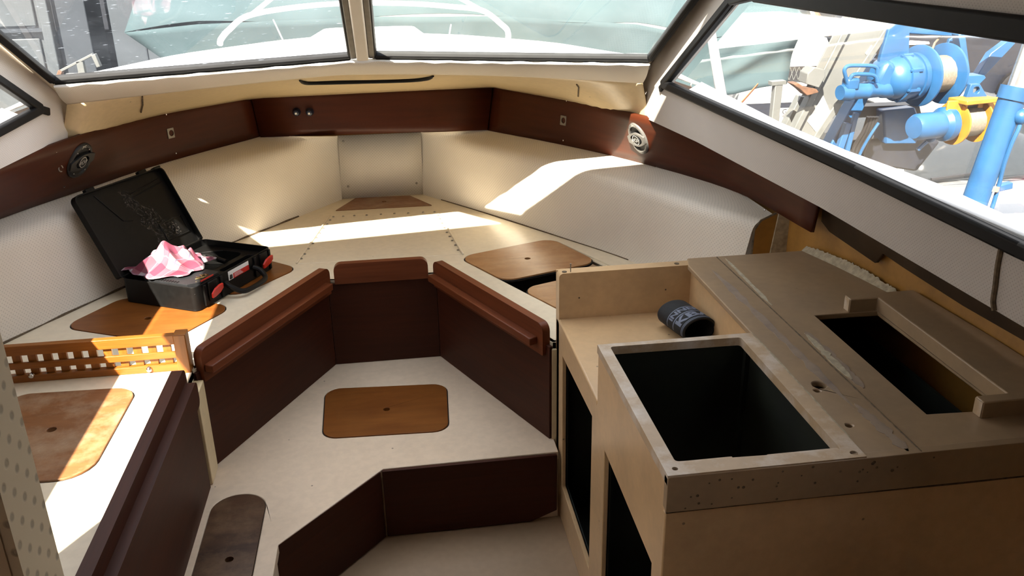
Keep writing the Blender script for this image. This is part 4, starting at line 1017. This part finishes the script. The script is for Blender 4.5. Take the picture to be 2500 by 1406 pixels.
for pts in ([(.10, .30), (.16, .18), (.20, .17)], [(.30, .05), (.42, .05), (.42, .12), (.30, .12), (.30, .05)], [(.25, .26), (.42, .28)], [(.25, .245), (.42, .265)]):
    build('rib', MB().tube([LP(a, b, .0205) for a, b in pts], .0022, 6), 'plastic', ld)
rows = [[LP(.215+.115*i/16+.012*math.sin(i*1.1)+(j-3)*(.006+.0011*i), .285-i*.0145, .0213) for j in range(7)] for i in range(17)]
build('dust_streak', MB().grid(rows), 'dust', ld, smooth=0)
build('hinge', MB().tube([K(.01, CWd, CHt+.001), K(CLn-.01, CWd, CHt+.001)], .004, 8), 'plastic', cs)
# handle, catches and sticker on the long side
hd = smoothpath([K(.155, -.004, .050), K(.150, -.030, .040), K(.165, -.060, .022), K(.20, -.068, .016), K(.275, -.068, .016), K(.31, -.060, .022), K(.325, -.030, .040), K(.320, -.004, .050)], 6)
build('handle', MB().tube(hd, .0095, 10), 'plastic', cs)
for u in (.045, .135, .335, .425): build('side_rib', MB().box(K(u, -.003, .045), (.012, .008, .078), cU, cV), 'plastic', cs, bevel=.002)
for u in (.088, .388):
    Y = (-cV*.30+Z*.95).normalized(); X = (cU*.97+Z*.22).normalized(); Y = (Y-X*Y.dot(X)).normalized()
    mb = MB(); mb.slab([(-.030, .004), (-.014, 0), (.016, 0), (.032, .010), (.030, .030), (.014, .036), (-.016, .036), (-.032, .024)], O=tuple(K(u, -.016, .036)), U=tuple(X), V=tuple(Y), t=-.007)
    build('catch', mb, 'red', cs, bevel=.0015)
    build('catch_seat', MB().box(K(u, -.003, .05), (.048, .008, .07), cU, cV), 'plastic', cs, bevel=.003)
sx0, sx1, sz0, sz1 = .180, .300, .048, .082
stk = build('sticker', MB().slab([(sx0, sz0), (sx1, sz0), (sx1, sz1), (sx0, sz1)], O=tuple(cN-cV*.0008), U=tuple(cU), V=(0, 0, 1), t=.0006), 'label_white', cs); stk['label'] = 'white and red sticker'
build('red_field', MB().slab([(sx0+.026, sz0), (sx1, sz0), (sx1, sz0+.019), (sx0+.026, sz0+.019)], O=tuple(cN-cV*.0013), U=tuple(cU), V=(0, 0, 1), t=.0004), 'red', stk)
mb = MB()
for i in range(3): mb.bar(K(sx0+.032, -.0018, sz0+.005+i*.005), K(sx0+.082-i*.006, -.0018, sz0+.005+i*.005), .0004, .0016)
build('text_lines', mb, 'label_white', stk)
build('picture', MB().slab(rpoly([(sx0+.004, sz0+.002), (sx0+.022, sz0+.002), (sx0+.022, sz0+.018), (sx0+.008, sz0+.020)], .003, 2), O=tuple(cN-cV*.0013), U=tuple(cU), V=(0, 0, 1), t=.0004), 'plastic_grey', stk)

# crumpled cloth over the tray
def cloth():
    n1, n2 = 46, 46; rows = []
    for i in range(n1+1):
        row = []
        for j in range(n2+1):
            a, b = i/n1, j/n2                       # a: along the case, b: across it
            u = .02+.235*a; v = .335-.245*b
            T = lambda d, w: max(0., 1-abs(d)/w)
            r = math.hypot((a-.40), (b-.52)*.9)
            h = .098*max(0, 1-r/.40)**1.05
            h += .050*T(a-.80+.25*(b-.3), .15)*T(b-.35, .5)
            h += .032*T(a+b*.6-1.16, .09) + .028*T(a*.8-b+.28, .08)*(1-a*.4) + .022*T(b-.16-.25*a, .06)
            h += .024*T(a-.14-.2*math.sin(3*b), .09)*T(b-.65, .35)
            h += .009*math.sin(11*a+5*math.sin(6*b))*math.sin(8*b+3*a)+.004*math.sin(23*a-17*b)
            edge = min(a, b, 1-a, 1-b); h *= min(1, .35+edge*5)
            u += .018*math.sin(8*b+3*a)*(1-.4*a)+.012*math.sin(15*b); v += .020*math.sin(7*a+2)*(1-.2*b)+.010*math.sin(16*a+3*b)
            row.append(K(u, v, .1005+max(0, h)*.92))
        rows.append(row)
    mb = MB(); mb.grid(rows)
    for k, f in enumerate(mb.f): mb.uv[k] = [((q // (n2+1))/n1*.30, (q % (n2+1))/n2*.30) for q in f]
    return mb
tag(build('towel', cloth(), 'plaid', solid=.0015, sub=1, smooth=180), 'crumpled pink and white checked cloth heaped in the open tool case', 'cloth')

# ------------------------------------------------------------------ the yard outside
MAT['tarp'] = plain('teal_grey_tarpaulin', (.042, .064, .072), .9, var=.06, scale=3., spec=.08)
MAT['blue'] = plain('blue_machine_paint', (.012, .062, .155), .35, var=.18, scale=9., bmp=.05)
MAT['yellow'] = plain('worn_yellow_paint', (.30, .13, .012), .45, var=.25, scale=14.)
MAT['cable'] = plain('galvanised_cable', (.13, .11, .085), .6, metal=.2, var=.2, scale=90.)
MAT['concrete'] = plain('pale_grey_painted_steel', (.088, .092, .090), .6, var=.08, scale=5.)
MAT['angle'] = plain('grey_galvanised_angle', (.085, .09, .088), .5, var=.15)
MAT['rust'] = plain('rusty_steel', (.085, .040, .020), .8, var=.4, scale=40.)
MAT['carsilver'] = plain('silver_car_paint', (.19, .20, .21), .25, metal=.25, var=.03, coat=.6)
MAT['carwhite'] = plain('white_car_paint', (.30, .31, .31), .35, var=.02, coat=.5)
MAT['carglass'] = plain('dark_car_glass', (.02, .024, .028), .08, var=.1)
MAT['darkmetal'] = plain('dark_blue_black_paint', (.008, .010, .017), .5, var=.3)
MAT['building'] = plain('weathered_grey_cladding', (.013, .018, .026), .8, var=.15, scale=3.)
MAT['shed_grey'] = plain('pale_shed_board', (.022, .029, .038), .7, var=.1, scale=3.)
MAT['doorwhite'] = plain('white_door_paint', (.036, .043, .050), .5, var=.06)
MAT['orange'] = plain('orange_webbing', (.40, .10, .02), .7, var=.15)
MAT['hose'] = plain('black_hose', (.015, .015, .017), .5)
MAT['clear'] = plain('milky_plastic_tube', (.13, .14, .15), .3, var=.05)
GR = -1.05
struct(build('ground', MB().slab([(-30, -12), (34, -12), (34, 50), (-30, 50)], O=(0, 0, GR), t=.1), 'ground'))

# covered boat ahead
cv = thing('boat_cover', (1.0, 7.2, .6), 'large teal-grey tarpaulin cover beyond the windscreen, folds pulled to an orange tie', 'tarpaulin')
eave = [(-1.75, 1.20), (-1.25, 1.24), (-.1, 1.255), (.9, 1.23), (1.84, 1.15), (2.43, 1.02), (2.8, 1.09), (3.14, 1.17)]
lowe = [(-1.30, .80), (-1.1, .66), (0, .62), (1.2, .60), (2.31, .61), (2.6, .60), (2.86, .645), (3.07, .665)]
n = 60; tie = V3((2.31, 6.5, .64)); rows = []
def wav(x, z, a):
    r = math.hypot(x-2.31, (z-.62)); ang = math.atan2(z-.62, x-2.31)
    f = .0
    for c, w, h in ((.50, .085, .10), (.68, .05, -.055), (.30, .06, -.03), (.92, .08, .03), (2.5, .12, .05), (2.1, .1, -.04)): f += h*math.exp(-((ang-c)/w)**2)
    return -.5*f*min(1, r/.45)*(.9 if r < 1.2 else max(0, 1-(r-1.2)/1.2))
for j in range(15):
    t = j/14; row = []
    for i in range(n+1):
        a = polyl([V3((x, 0, z)) for x, z in lowe], i/n); b = polyl([V3((x, 0, z)) for x, z in eave], i/n); p = lerp(a, b, t)
        row.append(V3((p.x, 6.5+wav(p.x, p.z, 0)+.03*math.sin(t*3)+.012*math.sin(p.x*9+2*t), p.z)))
    rows.append(row)
build('side_skirt', MB().grid(rows), 'tarp', cv, smooth=80, solid=.004)
rf = []
for j in range(11):
    t = j/10; row = []
    for i in range(n+1):
        b = rows[-1][i]; row.append(V3((b.x*(1-.10*t)+.05*t, b.y+2.6*t, b.z+.02*math.sin(t*9+i*.3)+.95*math.sin(t*1.5)*(1-.0*t))))
    rf.append(row)
build('roof_sheet', MB().grid(rf), 'tarp', cv, smooth=80, solid=.004)
end = [[rows[j][n] for j in range(15)], [V3((3.12, 9.0, .7+.45*j/14+.9*(j/14))) for j in range(15)]]
build('end_sheet', MB().grid(end), 'tarp', cv, smooth=80, solid=.004)
end = [[rows[j][0] for j in range(15)], [V3((-1.4, 9.0, .8+.45*j/14+.8*(j/14))) for j in range(15)]]
build('end_sheet', MB().grid(end), 'tarp', cv, smooth=80, solid=.004)
build('tie_strap', MB().bar(tie+V3((.02, -.03, .03)), tie+V3((-.10, -.06, -.16)), .03, .006, (0, 1, 0)), 'orange', cv)
build('eyelet', MB().tube([tie+V3((.03*math.cos(a), -.035, .045+.03*math.sin(a))) for a in [i*.524 for i in range(12)]], .007, 6, closed=True), 'steel', cv)
bh = thing('covered_boat', (1.0, 7.6, GR), 'white boat hull sitting under the teal-grey tarpaulin', 'boat')
rows = []
for z, k in ((.62, 1.), (.35, .97), (.0, .88), (-.35, .66), (-.6, .30)):
    rows.append([V3((.9+x*k, 6.62+yy*k+(1-k)*.3, z)) for x, yy in ((-1.9, 2.2), (-2.0, 1.2), (-1.7, .45), (-1.0, .10), (0, 0), (1.0, .02), (1.75, .08), (2.05, .5), (2.1, 2.2))])
build('hull', MB().grid(rows), 'carwhite', bh, smooth=60, solid=.02)
build('gunwale', MB().tube([p+V3((0, 0, .0)) for p in rows[0]], .03, 8), 'rubber', bh)
for x in (-.2, 1.9): build('support', MB().box((x, 7.6, -.82), (.12, .12, .46)).box((x, 7.6, -1.03), (.5, .5, .04)), 'angle', bh, bevel=.01)

# silver car alongside
def car(name, o, yaw, paint, label, plate=None, zf=lambda z: z):
    c = thing(name, o, label, 'car'); o = V3(o); X = V3((math.cos(yaw), math.sin(yaw), 0)); Y = V3((-math.sin(yaw), math.cos(yaw), 0))
    P = lambda x, y, z: o+X*x+Y*y+V3((0, 0, zf(z)))       # y runs from the nose (0) backwards
    prof = [(.02, .28, .78), (0, .50, .80), (.04, .68, .80), (.16, .78, .80), (.55, .87, .82), (1.05, .94, .83), (1.12, .95, .83)]
    hw = [x for _, _, x in prof]; rows = []
    for y, z, w in prof: rows.append([P(w*s, y+.30*abs(s)**3*(1 if y < .3 else .2), z-.07*abs(s)**4*(1 if z > .6 else 0)) for s in [q/8-1 for q in range(17)]])
    for y in (1.12, 4.1): rows.append([P(.84*s, y, .95-.07*abs(s)**4) for s in [q/8-1 for q in range(17)]])
    build('bonnet', MB().grid(rows), paint, c, smooth=50, solid=.02)
    for sd in (-1, 1):
        r2 = [[P(sd*.80, .30, z) for z in (.25, .5, .70)], [P(sd*.86, .9, z) for z in (.25, .55, .86)], [P(sd*.87, 4.0, z) for z in (.25, .6, .9)]]
        build('flank', MB().grid(r2), paint, c, smooth=50, solid=.015*sd)
        build('headlight', MB().ball(P(sd*.66, .17, .685), .13, 16, (1.0, .8, .62)), 'steel', c)
        build('headlight_rim', MB().tube([P(sd*.66+.13*math.cos(a), .13-.02*math.cos(a)*sd, .69+.085*math.sin(a)) for a in [q*.393 for q in range(16)]], .012, 6, closed=True), 'hose', c)
        for y in (.85, 3.3): build('wheel', MB().lathe(P(sd*.74, y, .31), X*sd, [(0, .2), (0, .31), (.10, .31), (.13, .27), (.13, .18), (.11, .16), (.11, .001)], 24), 'rubber', c)
    ws = [[P(.74*s, 1.12+.10*(1-abs(s)), .955) for s in (-1, -.5, 0, .5, 1)], [P(.60*s, 1.85, 1.36) for s in (-1, -.5, 0, .5, 1)]]
    build('windscreen', MB().grid(ws), 'carglass', c, solid=.01)
    rr_ = [[P(.60*s, y, z-.03*s*s) for s in (-1, -.5, 0, .5, 1)] for y, z in ((1.85, 1.365), (2.2, 1.42), (3.2, 1.40), (3.7, 1.30))]
    build('roof', MB().grid(rr_), paint, c, smooth=60, solid=.02)
    for sd in (-1, 1):
        build('side_window', MB().grid([[P(sd*.84, 1.3, .96), P(sd*.84, 3.8, .96)], [P(sd*.61, 1.9, 1.36), P(sd*.61, 3.6, 1.32)]]), 'carglass', c, solid=.01)
        build('pillar', MB().bar(P(sd*.78, 1.10, .95), P(sd*.60, 1.87, 1.37), .05, .05), paint, c, bevel=.01)
    build('wiper', MB().bar(P(-.55, 1.12, .99), P(.1, 1.24, 1.02), .02, .015).bar(P(0, 1.10, .985), P(.6, 1.20, 1.0), .02, .015), 'hose', c)
    build('bumper', MB().slab(rpoly([(-.84, zf(.50)), (.84, zf(.50)), (.84, zf(.63)), (-.84, zf(.63))], .05), O=tuple(P(0, -.05, 0)), U=tuple(X), V=(0, 0, 1), t=.1), paint, c, bevel=.03)
    build('grille', MB().slab(rpoly([(-.62, zf(.645)), (.62, zf(.645)), (.58, zf(.735)), (-.58, zf(.735))], .02), O=tuple(P(0, -.056, 0)), U=tuple(X), V=(0, 0, 1), t=.02), 'hose', c)
    mb = MB()
    for k in range(18): mb.bar(P(-.6+k*.066, -.060, .65), P(-.54+k*.066, -.060, .73), .008, .006, Y).bar(P(-.54+k*.066, -.062, .65), P(-.6+k*.066, -.062, .73), .008, .006, Y)
    build('grille_net', mb, 'angle', c)
    build('intake', MB().slab(rpoly([(-.62, .20), (.62, .20), (.66, .50), (-.66, .50)], .04), O=tuple(P(0, -.055, 0)), U=tuple(X), V=(0, 0, 1), t=.02), 'darkmetal', c)
    if plate:
        pl = build('number_plate', MB().slab(rpoly([(-.26, -.055), (.26, -.055), (.26, .055), (-.26, .055)], .01, 2), O=tuple(P(0, -.062, .37)), U=tuple(X), V=(0, 0, 1), t=.006), 'label_white', c)
        vs, fs = text_mesh(plate, .105, .002); build('plate_text', MB().add([P(v.x, -.0645, .37+v.y) for v in vs], fs), 'hose', pl, smooth=0)
    return c
car('silver_car', (4.62, 4.98, GR), -.10, 'carsilver', 'silver car parked alongside, its bonnet and headlight below the side window')
car('white_car', (5.74, 12.0, GR), -.03, 'carwhite', 'tall white car facing us between tarpaulin and crane, plate half hidden', 'GE·69', lambda z: z if z < .5 else .5+(z-.5)*2.15)
# dark lorry end with rusty coupling, far right of the tarpaulin
lr = thing('lorry', (8.4, 16.6, GR), 'dark lorry tail with rusty couplings in the distance, past the tarpaulin edge', 'lorry')
def far(x, z, k=16.3/14.2): return (x*k, 1.8+(z-1.8)*k)
build('tail', MB().slab([far(6.0, -.12), far(7.9, -.12), far(7.9, .75), far(6.9, .70), far(6.0, .5)], O=(0, 16.3, 0), U=(1, 0, 0), V=(0, 0, 1), t=.5), 'darkmetal', lr, bevel=.03)
build('undercarriage', MB().box((8.1, 16.6, -.72), (2.0, .5, .66)), 'hose', lr, bevel=.05)
for px, py, s_ in ((1995, 42, .20), (2030, 78, .17)):
    p = ony(px, py, 16.1); build('coupling', MB().bar(p+V3((-s_*.7, -.05, .05)), p+V3((s_*.8, -.05, -.08)), .09, .11).ball(p+V3((-s_*.4, -.08, .02)), .10, 10), 'rust', lr, bevel=.02)
build('strut', MB().bar(ony(1966, 20, 16.2), ony(1984, 60, 16.2), .05, .16), 'concrete', lr, bevel=.01)

# second dark vehicle behind the winch
dv = thing('dark_van', (9.0, 13.5, GR), 'dark blue-black van in shade behind the winch, white lamp on its side', 'van')
build('body', MB().slab(rpoly([(7.6, -.75), (10.6, -.75), (10.6, .95), (8.0, .95), (7.6, .3)], .15), O=(0, 13.0, 0), U=(1, 0, 0), V=(0, 0, 1), t=1.6), 'darkmetal', dv, bevel=.05)
build('side_lamp', MB().slab(rpoly([(8.05, .06), (8.42, .06), (8.36, .16), (8.11, .16)], .01, 2), O=(0, 12.98, 0), U=(1, 0, 0), V=(0, 0, 1), t=.02), 'label_white', dv)
for x in (8.2, 10.0): build('wheel', MB().lathe((x, 12.95, -.72), (0, -1, 0), [(0, .33), (.08, .33), (.12, .26), (.12, .15), (.1, .001)], 22), 'rubber', dv)
build('window_glass', MB().slab([(8.3, .42), (10.3, .42), (10.3, .85), (8.5, .85)], O=(0, 12.985, 0), U=(1, 0, 0), V=(0, 0, 1), t=.01), 'carglass', dv)

# leaning crane leg
Y0 = 4.2
W = lambda x, y, Y=Y0: ony(x, y, Y)
cl = thing('crane_support', V3((2.0, 4.25, GR)), 'pale grey leaning crane leg with white diamond stickers', 'crane leg')
def ext(pxs, Y, t): return MB().slab([(W(a, b, Y).x, W(a, b, Y).z) for a, b in pxs], O=(0, Y, 0), U=(1, 0, 0), V=(0, 0, 1), t=t)
build('leg_plate', ext([(2128, -30), (2235, -30), (1900, 480), (1870, 480)], Y0, .10), 'concrete', cl, bevel=.006)
build('angle_bar', ext([(2112, -30), (2129, -30), (1871, 480), (1856, 480)], Y0-.03, .06), 'angle', cl, bevel=.004)
build('angle_flange', ext([(2094, -30), (2113, -30), (1978, 235), (1958, 235)], Y0-.02, .01), 'concrete', cl, bevel=.002)
build('edge_strip', ext([(2225, -25), (2238, -20), (1912, 475), (1894, 475)], Y0-.02, .04), 'angle', cl, bevel=.004)
for q in ([(2128, 110), (2140, 132), (2126, 150), (2113, 130)], [(2010, 234), (2034, 290), (2002, 334), (1971, 296)]):
    build('sticker', ext(q, Y0-.004, .003), 'label_white', cl)
build('bracket', ext([(1935, 205), (1950, 203), (1965, 213), (1995, 218), (2000, 226), (1970, 234), (1955, 220)], Y0-.12, .07), 'rust', cl, bevel=.004)
build('bracket_block', ext([(1972, 180), (1988, 165), (2014, 170), (2016, 186), (2000, 215), (1968, 205)], Y0-.10, .09), 'concrete', cl, bevel=.004)
build('foot_brace', ext([(1955, 235), (2000, 240), (1960, 330), (1905, 330)], Y0+.1, .06), 'angle', cl, bevel=.004)
cp = thing('support_post', W(1890, 330, 4.6), 'slim pale grey upright post left of the leaning crane leg', 'post')
build('post_shaft', MB().bar(W(1899, 200, 4.6), V3((W(1880, 330, 4.6).x, 4.6, GR)), .045, .045, (0, 1, 0)), 'concrete', cp, bevel=.004)
build('post_cap', MB().bar(W(1880, 203, 4.6), W(1915, 200, 4.6), .05, .02), 'angle', cp)

# blue winch on its frame
wf = thing('boat_crane', V3((2.9, 4.3, GR)), 'blue painted crane frame of plates and beams carrying the two winches', 'crane')
build('mast_plate', ext([(2182, 30), (2222, 34), (2220, 128), (2222, 205), (2140, 205), (2150, 140)], 4.16, .03), 'blue', wf, bevel=.004)
build('mast_beam', ext([(2140, 150), (2165, 150), (1960, 560), (1915, 560)], 4.32, .10), 'blue', wf, bevel=.006)
build('cross_beam', ext([(2205, 56), (2500, 72), (2760, 92), (2760, 124), (2500, 101), (2210, 82)], 4.30, .14), 'blue', wf, bevel=.006)
build('beam_shade_plate', ext([(2215, 74), (2500, 92), (2500, 118), (2215, 98)], 4.72, .02), 'darkmetal', wf)  # dark plate painted as the shadow below the cross beam
build('rib', ext([(2211, 64), (2219, 64), (2219, 140), (2211, 140)], 4.30, .05), 'blue', wf, bevel=.003)
build('upright', ext([(2340, 84), (2356, 80), (2369, 178), (2357, 184)], 4.20, .06), 'blue', wf, bevel=.004)
build('upright_web', ext([(2318, 96), (2342, 84), (2358, 184), (2330, 190), (2305, 140)], 4.30, .02), 'blue', wf, bevel=.003)
build('tube_end', ext([(2350, 186), (2404, 184), (2408, 190), (2388, 210), (2350, 206)], 4.28, .10), 'blue', wf, bevel=.004)
build('diagonal', ext([(2420, 130), (2460, 100), (2480, 105), (2400, 190), (2385, 186)], 4.6, .05), 'blue', wf, bevel=.004)
build('lower_plate', ext([(2155, 270), (2235, 262), (2250, 300), (2238, 352), (2160, 352)], 4.35, .12), 'blue', wf, bevel=.01)
build('lower_beam', ext([(2060, 262), (2245, 255), (2250, 278), (2060, 290)], 4.42, .10), 'darkmetal', wf, bevel=.004)
build('gusset', ext([(2258, 292), (2275, 286), (2295, 325), (2260, 340), (2250, 320)], 4.26, .04), 'blue', wf, bevel=.004)
build('base_box', ext([(2060, 345), (2240, 335), (2300, 345), (2240, 420), (2110, 400)], 4.4, .25), 'darkmetal', wf, bevel=.02)
for a, b, w in (((2070, 300), (2030, 420), .035), ((2090, 275), (2055, 420), .025)): build('leg', MB().bar(W(*a, 4.28), W(*b, 4.28), w, w, (0, 1, 0)), 'blue', wf, bevel=.004)
for q in ((2176, 70), (2190, 118), (2200, 133), (2207, 140), (2192, 128), (2143, 151)):
    p = W(*q, 4.26); build('bolt', MB().lathe(p, (0, -1, 0), [(-.06, .014), (0, .014), (.01, .009), (.011, 1e-4)], 6), 'blue', wf)
for i in range(4):
    h = smoothpath([W(2120+i*7, 285, 4.24), W(2108+i*8, 320, 4.26), W(2085+i*9, 360, 4.30), W(2070+i*9, 420, 4.3)], 6); build('hose', MB().tube(h, .010, 8), 'hose', wf)
build('pipe', MB().tube(smoothpath([W(2145, 300, 4.22), W(2125, 330, 4.22), W(2100, 375, 4.24), W(2088, 420, 4.24)], 6), .008, 8), 'blue', wf)
def A(p, q): return (q-p).normalized()
wi = thing('hydraulic_winch', W(2243, 255, 4.1), 'large blue hydraulic winch with drum of steel cable, outside the starboard window', 'winch')
ax = V3((1, .22, .0)).normalized()
cm = W(2243, 185, 4.2); c0 = cm
build('motor', MB().lathe(W(2053, 226, 4.08), ax, [(-.006, .001), (-.006, .036), (.02, .041), (.05, .045), (.055, .040), (.14, .040), (.145, .043), (.16, .043), (.165, .040), (.235, .040), (.25, .046), (.30, .05)], 24), 'blue', wi, smooth=40)
build('motor_flange', MB().box(W(2062, 210, 4.08)+V3((.03, 0, .01)), (.07, .06, .06)), 'blue', wi, bevel=.012)
build('gearbox', MB().lathe(cm-ax*.16, ax, [(-.07, .05), (-.05, .085), (-.01, .105), (.01, .108), (.012, .118), (.05, .118), (.052, .110), (.10, .110), (.102, .118), (.13, .118), (.15, .10)], 30), 'blue', wi, smooth=40)
build('gear_housing', ext([(2138, 200), (2160, 155), (2180, 148), (2200, 175), (2190, 225), (2150, 238)], 4.10, .12), 'blue', wi, bevel=.03)
for k in range(7):
    a = 2*math.pi*k/7; p = cm-ax*.115+V3((-.22*math.cos(a)*.0, 0, 0))+(V3((0, 0, 1))*math.sin(a)+V3((-.21, .98, 0))*math.cos(a))*.112
    build('bolt', MB().lathe(p, -ax, [(-.03, .012), (.03, .012), (.032, .007), (.04, .007), (.041, 1e-4)], 6), 'blue', wi)
dr = build('drum', MB().lathe(cm, ax, [(-.01, .078), (.19, .078)], 32), 'angle', wi)
for d in (0, .165): build('drum_flange', MB().lathe(cm+ax*d, ax, [(-.006, .001), (-.006, .150), (-.003, .154), (.006, .154), (.009, .150), (.009, .001)], 44), 'blue', wi, smooth=40)
hel = []
for i in range(15*16+1):
    a = 2*math.pi*i/16; hel.append(cm+ax*(.014+.145*i/(15*16))+(V3((0, 0, 1))*math.cos(a)+V3((-.21, .98, 0))*math.sin(a))*.088)
build('cable_coil', MB().tube(hel, .0068, 6), 'cable', dr)
build('cable_lead', MB().tube([cm+ax*.05+V3((0, 0, .088)), W(2282, 105, 4.3), W(2345, 35, 4.5)], .006, 6), 'cable', dr)
for pts in ([(2070, 205), (2064, 185), (2062, 170), (2072, 161), (2100, 160), (2128, 161), (2140, 166), (2142, 178)], [(2074, 196), (2080, 185), (2092, 181), (2125, 182), (2138, 188), (2142, 200)]):
    build('hydraulic_pipe', MB().tube(smoothpath([W(a, b, 4.06) for a, b in pts], 6), .0095, 10), 'blue', wi)
sw = thing('small_winch', W(2355, 330, 4.0), 'smaller winch in a worn yellow cage below the large blue one', 'winch')
c2 = W(2330, 300, 4.02)
build('drum', MB().lathe(c2, ax, [(0, .062), (.14, .062)], 30), 'angle', sw)
hel = []
for i in range(14*16+1):
    a = 2*math.pi*i/16; hel.append(c2+ax*(.006+.128*i/(14*16))+(V3((0, 0, 1))*math.cos(a)+V3((-.21, .98, 0))*math.sin(a))*.070)
build('cable_coil', MB().tube(hel, .0065, 6), 'cable', sw)
for d in (-.008, .142): build('drum_flange', MB().lathe(c2+ax*d, ax, [(-.005, .001), (-.005, .108), (.005, .108), (.005, .001)], 36), 'yellow', sw, smooth=40)
build('cage', MB().bar(c2+ax*-.03+V3((0, -.03, .115)), c2+ax*.175+V3((0, -.03, .115)), .12, .022).bar(c2+ax*.172+V3((0, -.03, .12)), c2+ax*.172+V3((0, -.03, -.06)), .11, .014, (0, 1, 0)).bar(c2-ax*.028+V3((0, -.03, .12)), c2-ax*.028+V3((0, -.03, -.06)), .11, .014, (0, 1, 0)), 'yellow', sw, bevel=.004)
build('top_lug', MB().slab([(W(2350, 236, 4.05).x, W(2350, 236, 4.05).z), (W(2362, 204, 4.05).x, W(2362, 204, 4.05).z), (W(2384, 203, 4.05).x, W(2384, 203, 4.05).z), (W(2402, 234, 4.05).x, W(2402, 234, 4.05).z)], [circ(W(2375, 218, 4.05).x, W(2375, 218, 4.05).z, .018, 14)], O=(0, 4.05, 0), U=(1, 0, 0), V=(0, 0, 1), t=-.03), 'blue', sw, bevel=.003)
build('motor', MB().lathe(c2-ax*.26, ax, [(-.005, .001), (0, .055), (.02, .065), (.16, .065), (.18, .085), (.22, .085), (.225, .05)], 26), 'blue', sw, smooth=40)
build('swivel', MB().ball(W(2272, 335, 4.0), .028, 14).tube([W(2270, 340, 4.0), W(2255, 352, 4.0), W(2240, 366, 4.0)], .010, 8), 'blue', sw)
hc_ = thing('hydraulic_cylinder', W(2370, 505, 3.4), 'slanting blue hydraulic cylinder with chrome rod at the right edge of the window', 'hydraulic ram')
pa, pb = W(2340, 600, 3.38), W(2472, 238, 3.40); d = A(pa, pb)
build('barrel', MB().tube([pa, pb], .054, 24), 'blue', hc_, smooth=40)
build('gland', MB().tube([pb-d*.01, pb+d*.045], .062, 24), 'blue', hc_, smooth=40)
build('rod', MB().tube([pb+d*.03, pb+d*.5], .036, 20), 'steel', hc_, smooth=40)
pc_ = W(2405, 455, 3.4); build('clamp', MB().tube([pc_-d*.010, pc_+d*.014], .060, 24), 'dullmetal', hc_, smooth=40)
build('clamp_lug', MB().bar(pc_+V3((.04, -.03, 0)), pc_+V3((.10, -.03, .01)), .03, .03), 'blue', hc_, bevel=.004)
build('side_pipe', MB().tube(smoothpath([W(2418, 520, 3.36), W(2436, 462, 3.36), W(2452, 400, 3.35), W(2470, 350, 3.34), W(2488, 310, 3.34), W(2497, 270, 3.36)], 6), .009, 8), 'blue', hc_)
build('port_boss', MB().ball(W(2492, 285, 3.35), .035, 12), 'blue', hc_)

# guide tube on the side deck, with its foot and strap
sx_ = W(1768, 243, 3.16); gt = thing('guide_tube', V3((1.25, 3.16, 1.15)), 'milky plastic tube standing upright just outside the starboard window', 'tube')
build('tube_shaft', MB().tube([V3((1.25, 3.16, 1.165)), V3((1.25, 3.345, 1.42))], [.021, .0185], 16), 'clear', gt)
build('foot', MB().lathe(V3((1.25, 3.16, 1.152)), (0, 0, 1), [(0, .055), (.012, .055), (.02, .03), (.05, .024), (.055, .022)], 20), 'angle', gt)
tag(build('strap', MB().bar(V3((1.30, 3.16, 1.165)), W(1850, 206, 4.6), .013, .004, (0, 1, 0)), 'orange'), 'orange-red strap running out from the foot of the milky tube', 'strap')

# grey building with white door, to port
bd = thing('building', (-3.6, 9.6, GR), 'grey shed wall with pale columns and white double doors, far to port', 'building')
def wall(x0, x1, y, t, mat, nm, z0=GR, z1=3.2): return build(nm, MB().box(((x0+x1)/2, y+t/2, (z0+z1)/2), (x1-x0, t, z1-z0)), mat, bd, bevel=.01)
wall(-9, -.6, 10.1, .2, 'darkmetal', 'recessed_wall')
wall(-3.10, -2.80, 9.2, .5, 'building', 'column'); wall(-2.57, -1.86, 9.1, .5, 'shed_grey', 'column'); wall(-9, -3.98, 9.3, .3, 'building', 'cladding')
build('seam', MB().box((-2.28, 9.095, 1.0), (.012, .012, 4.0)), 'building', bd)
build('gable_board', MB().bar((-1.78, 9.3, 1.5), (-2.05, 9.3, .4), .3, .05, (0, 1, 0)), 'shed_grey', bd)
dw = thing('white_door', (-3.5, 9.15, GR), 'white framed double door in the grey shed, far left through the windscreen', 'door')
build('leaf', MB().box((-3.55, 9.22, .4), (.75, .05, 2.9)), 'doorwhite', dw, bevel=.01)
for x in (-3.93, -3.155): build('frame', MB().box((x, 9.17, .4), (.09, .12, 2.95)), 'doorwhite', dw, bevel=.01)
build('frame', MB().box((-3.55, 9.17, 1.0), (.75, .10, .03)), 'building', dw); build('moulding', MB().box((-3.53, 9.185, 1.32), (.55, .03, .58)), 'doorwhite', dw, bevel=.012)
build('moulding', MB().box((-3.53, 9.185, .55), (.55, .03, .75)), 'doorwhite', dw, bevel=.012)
# rusty frame on the foredeck edge
rk = thing('rusty_frame', ony(190, 185, 4.6), 'thin rusty angled frame seen through the port windscreen, low at left', 'frame')
build('arm', MB().bar(ony(150, 172, 4.6), ony(228, 132, 4.6), .012, .03, (0, 1, 0)), 'concrete', rk, bevel=.002)
build('end_piece', MB().bar(ony(229, 132, 4.6), ony(243, 163, 4.6), .02, .035, (0, 1, 0)), 'concrete', rk, bevel=.003)
build('stay', MB().bar(ony(150, 172, 4.6), ony(140, 200, 4.6), .02, .04, (0, 1, 0)), 'rust', rk, bevel=.003)
build('stay', MB().bar(ony(196, 150, 4.6), V3((ony(196, 150, 4.6).x, 4.6, GR)), .03, .03, (0, 1, 0)), 'angle', rk)
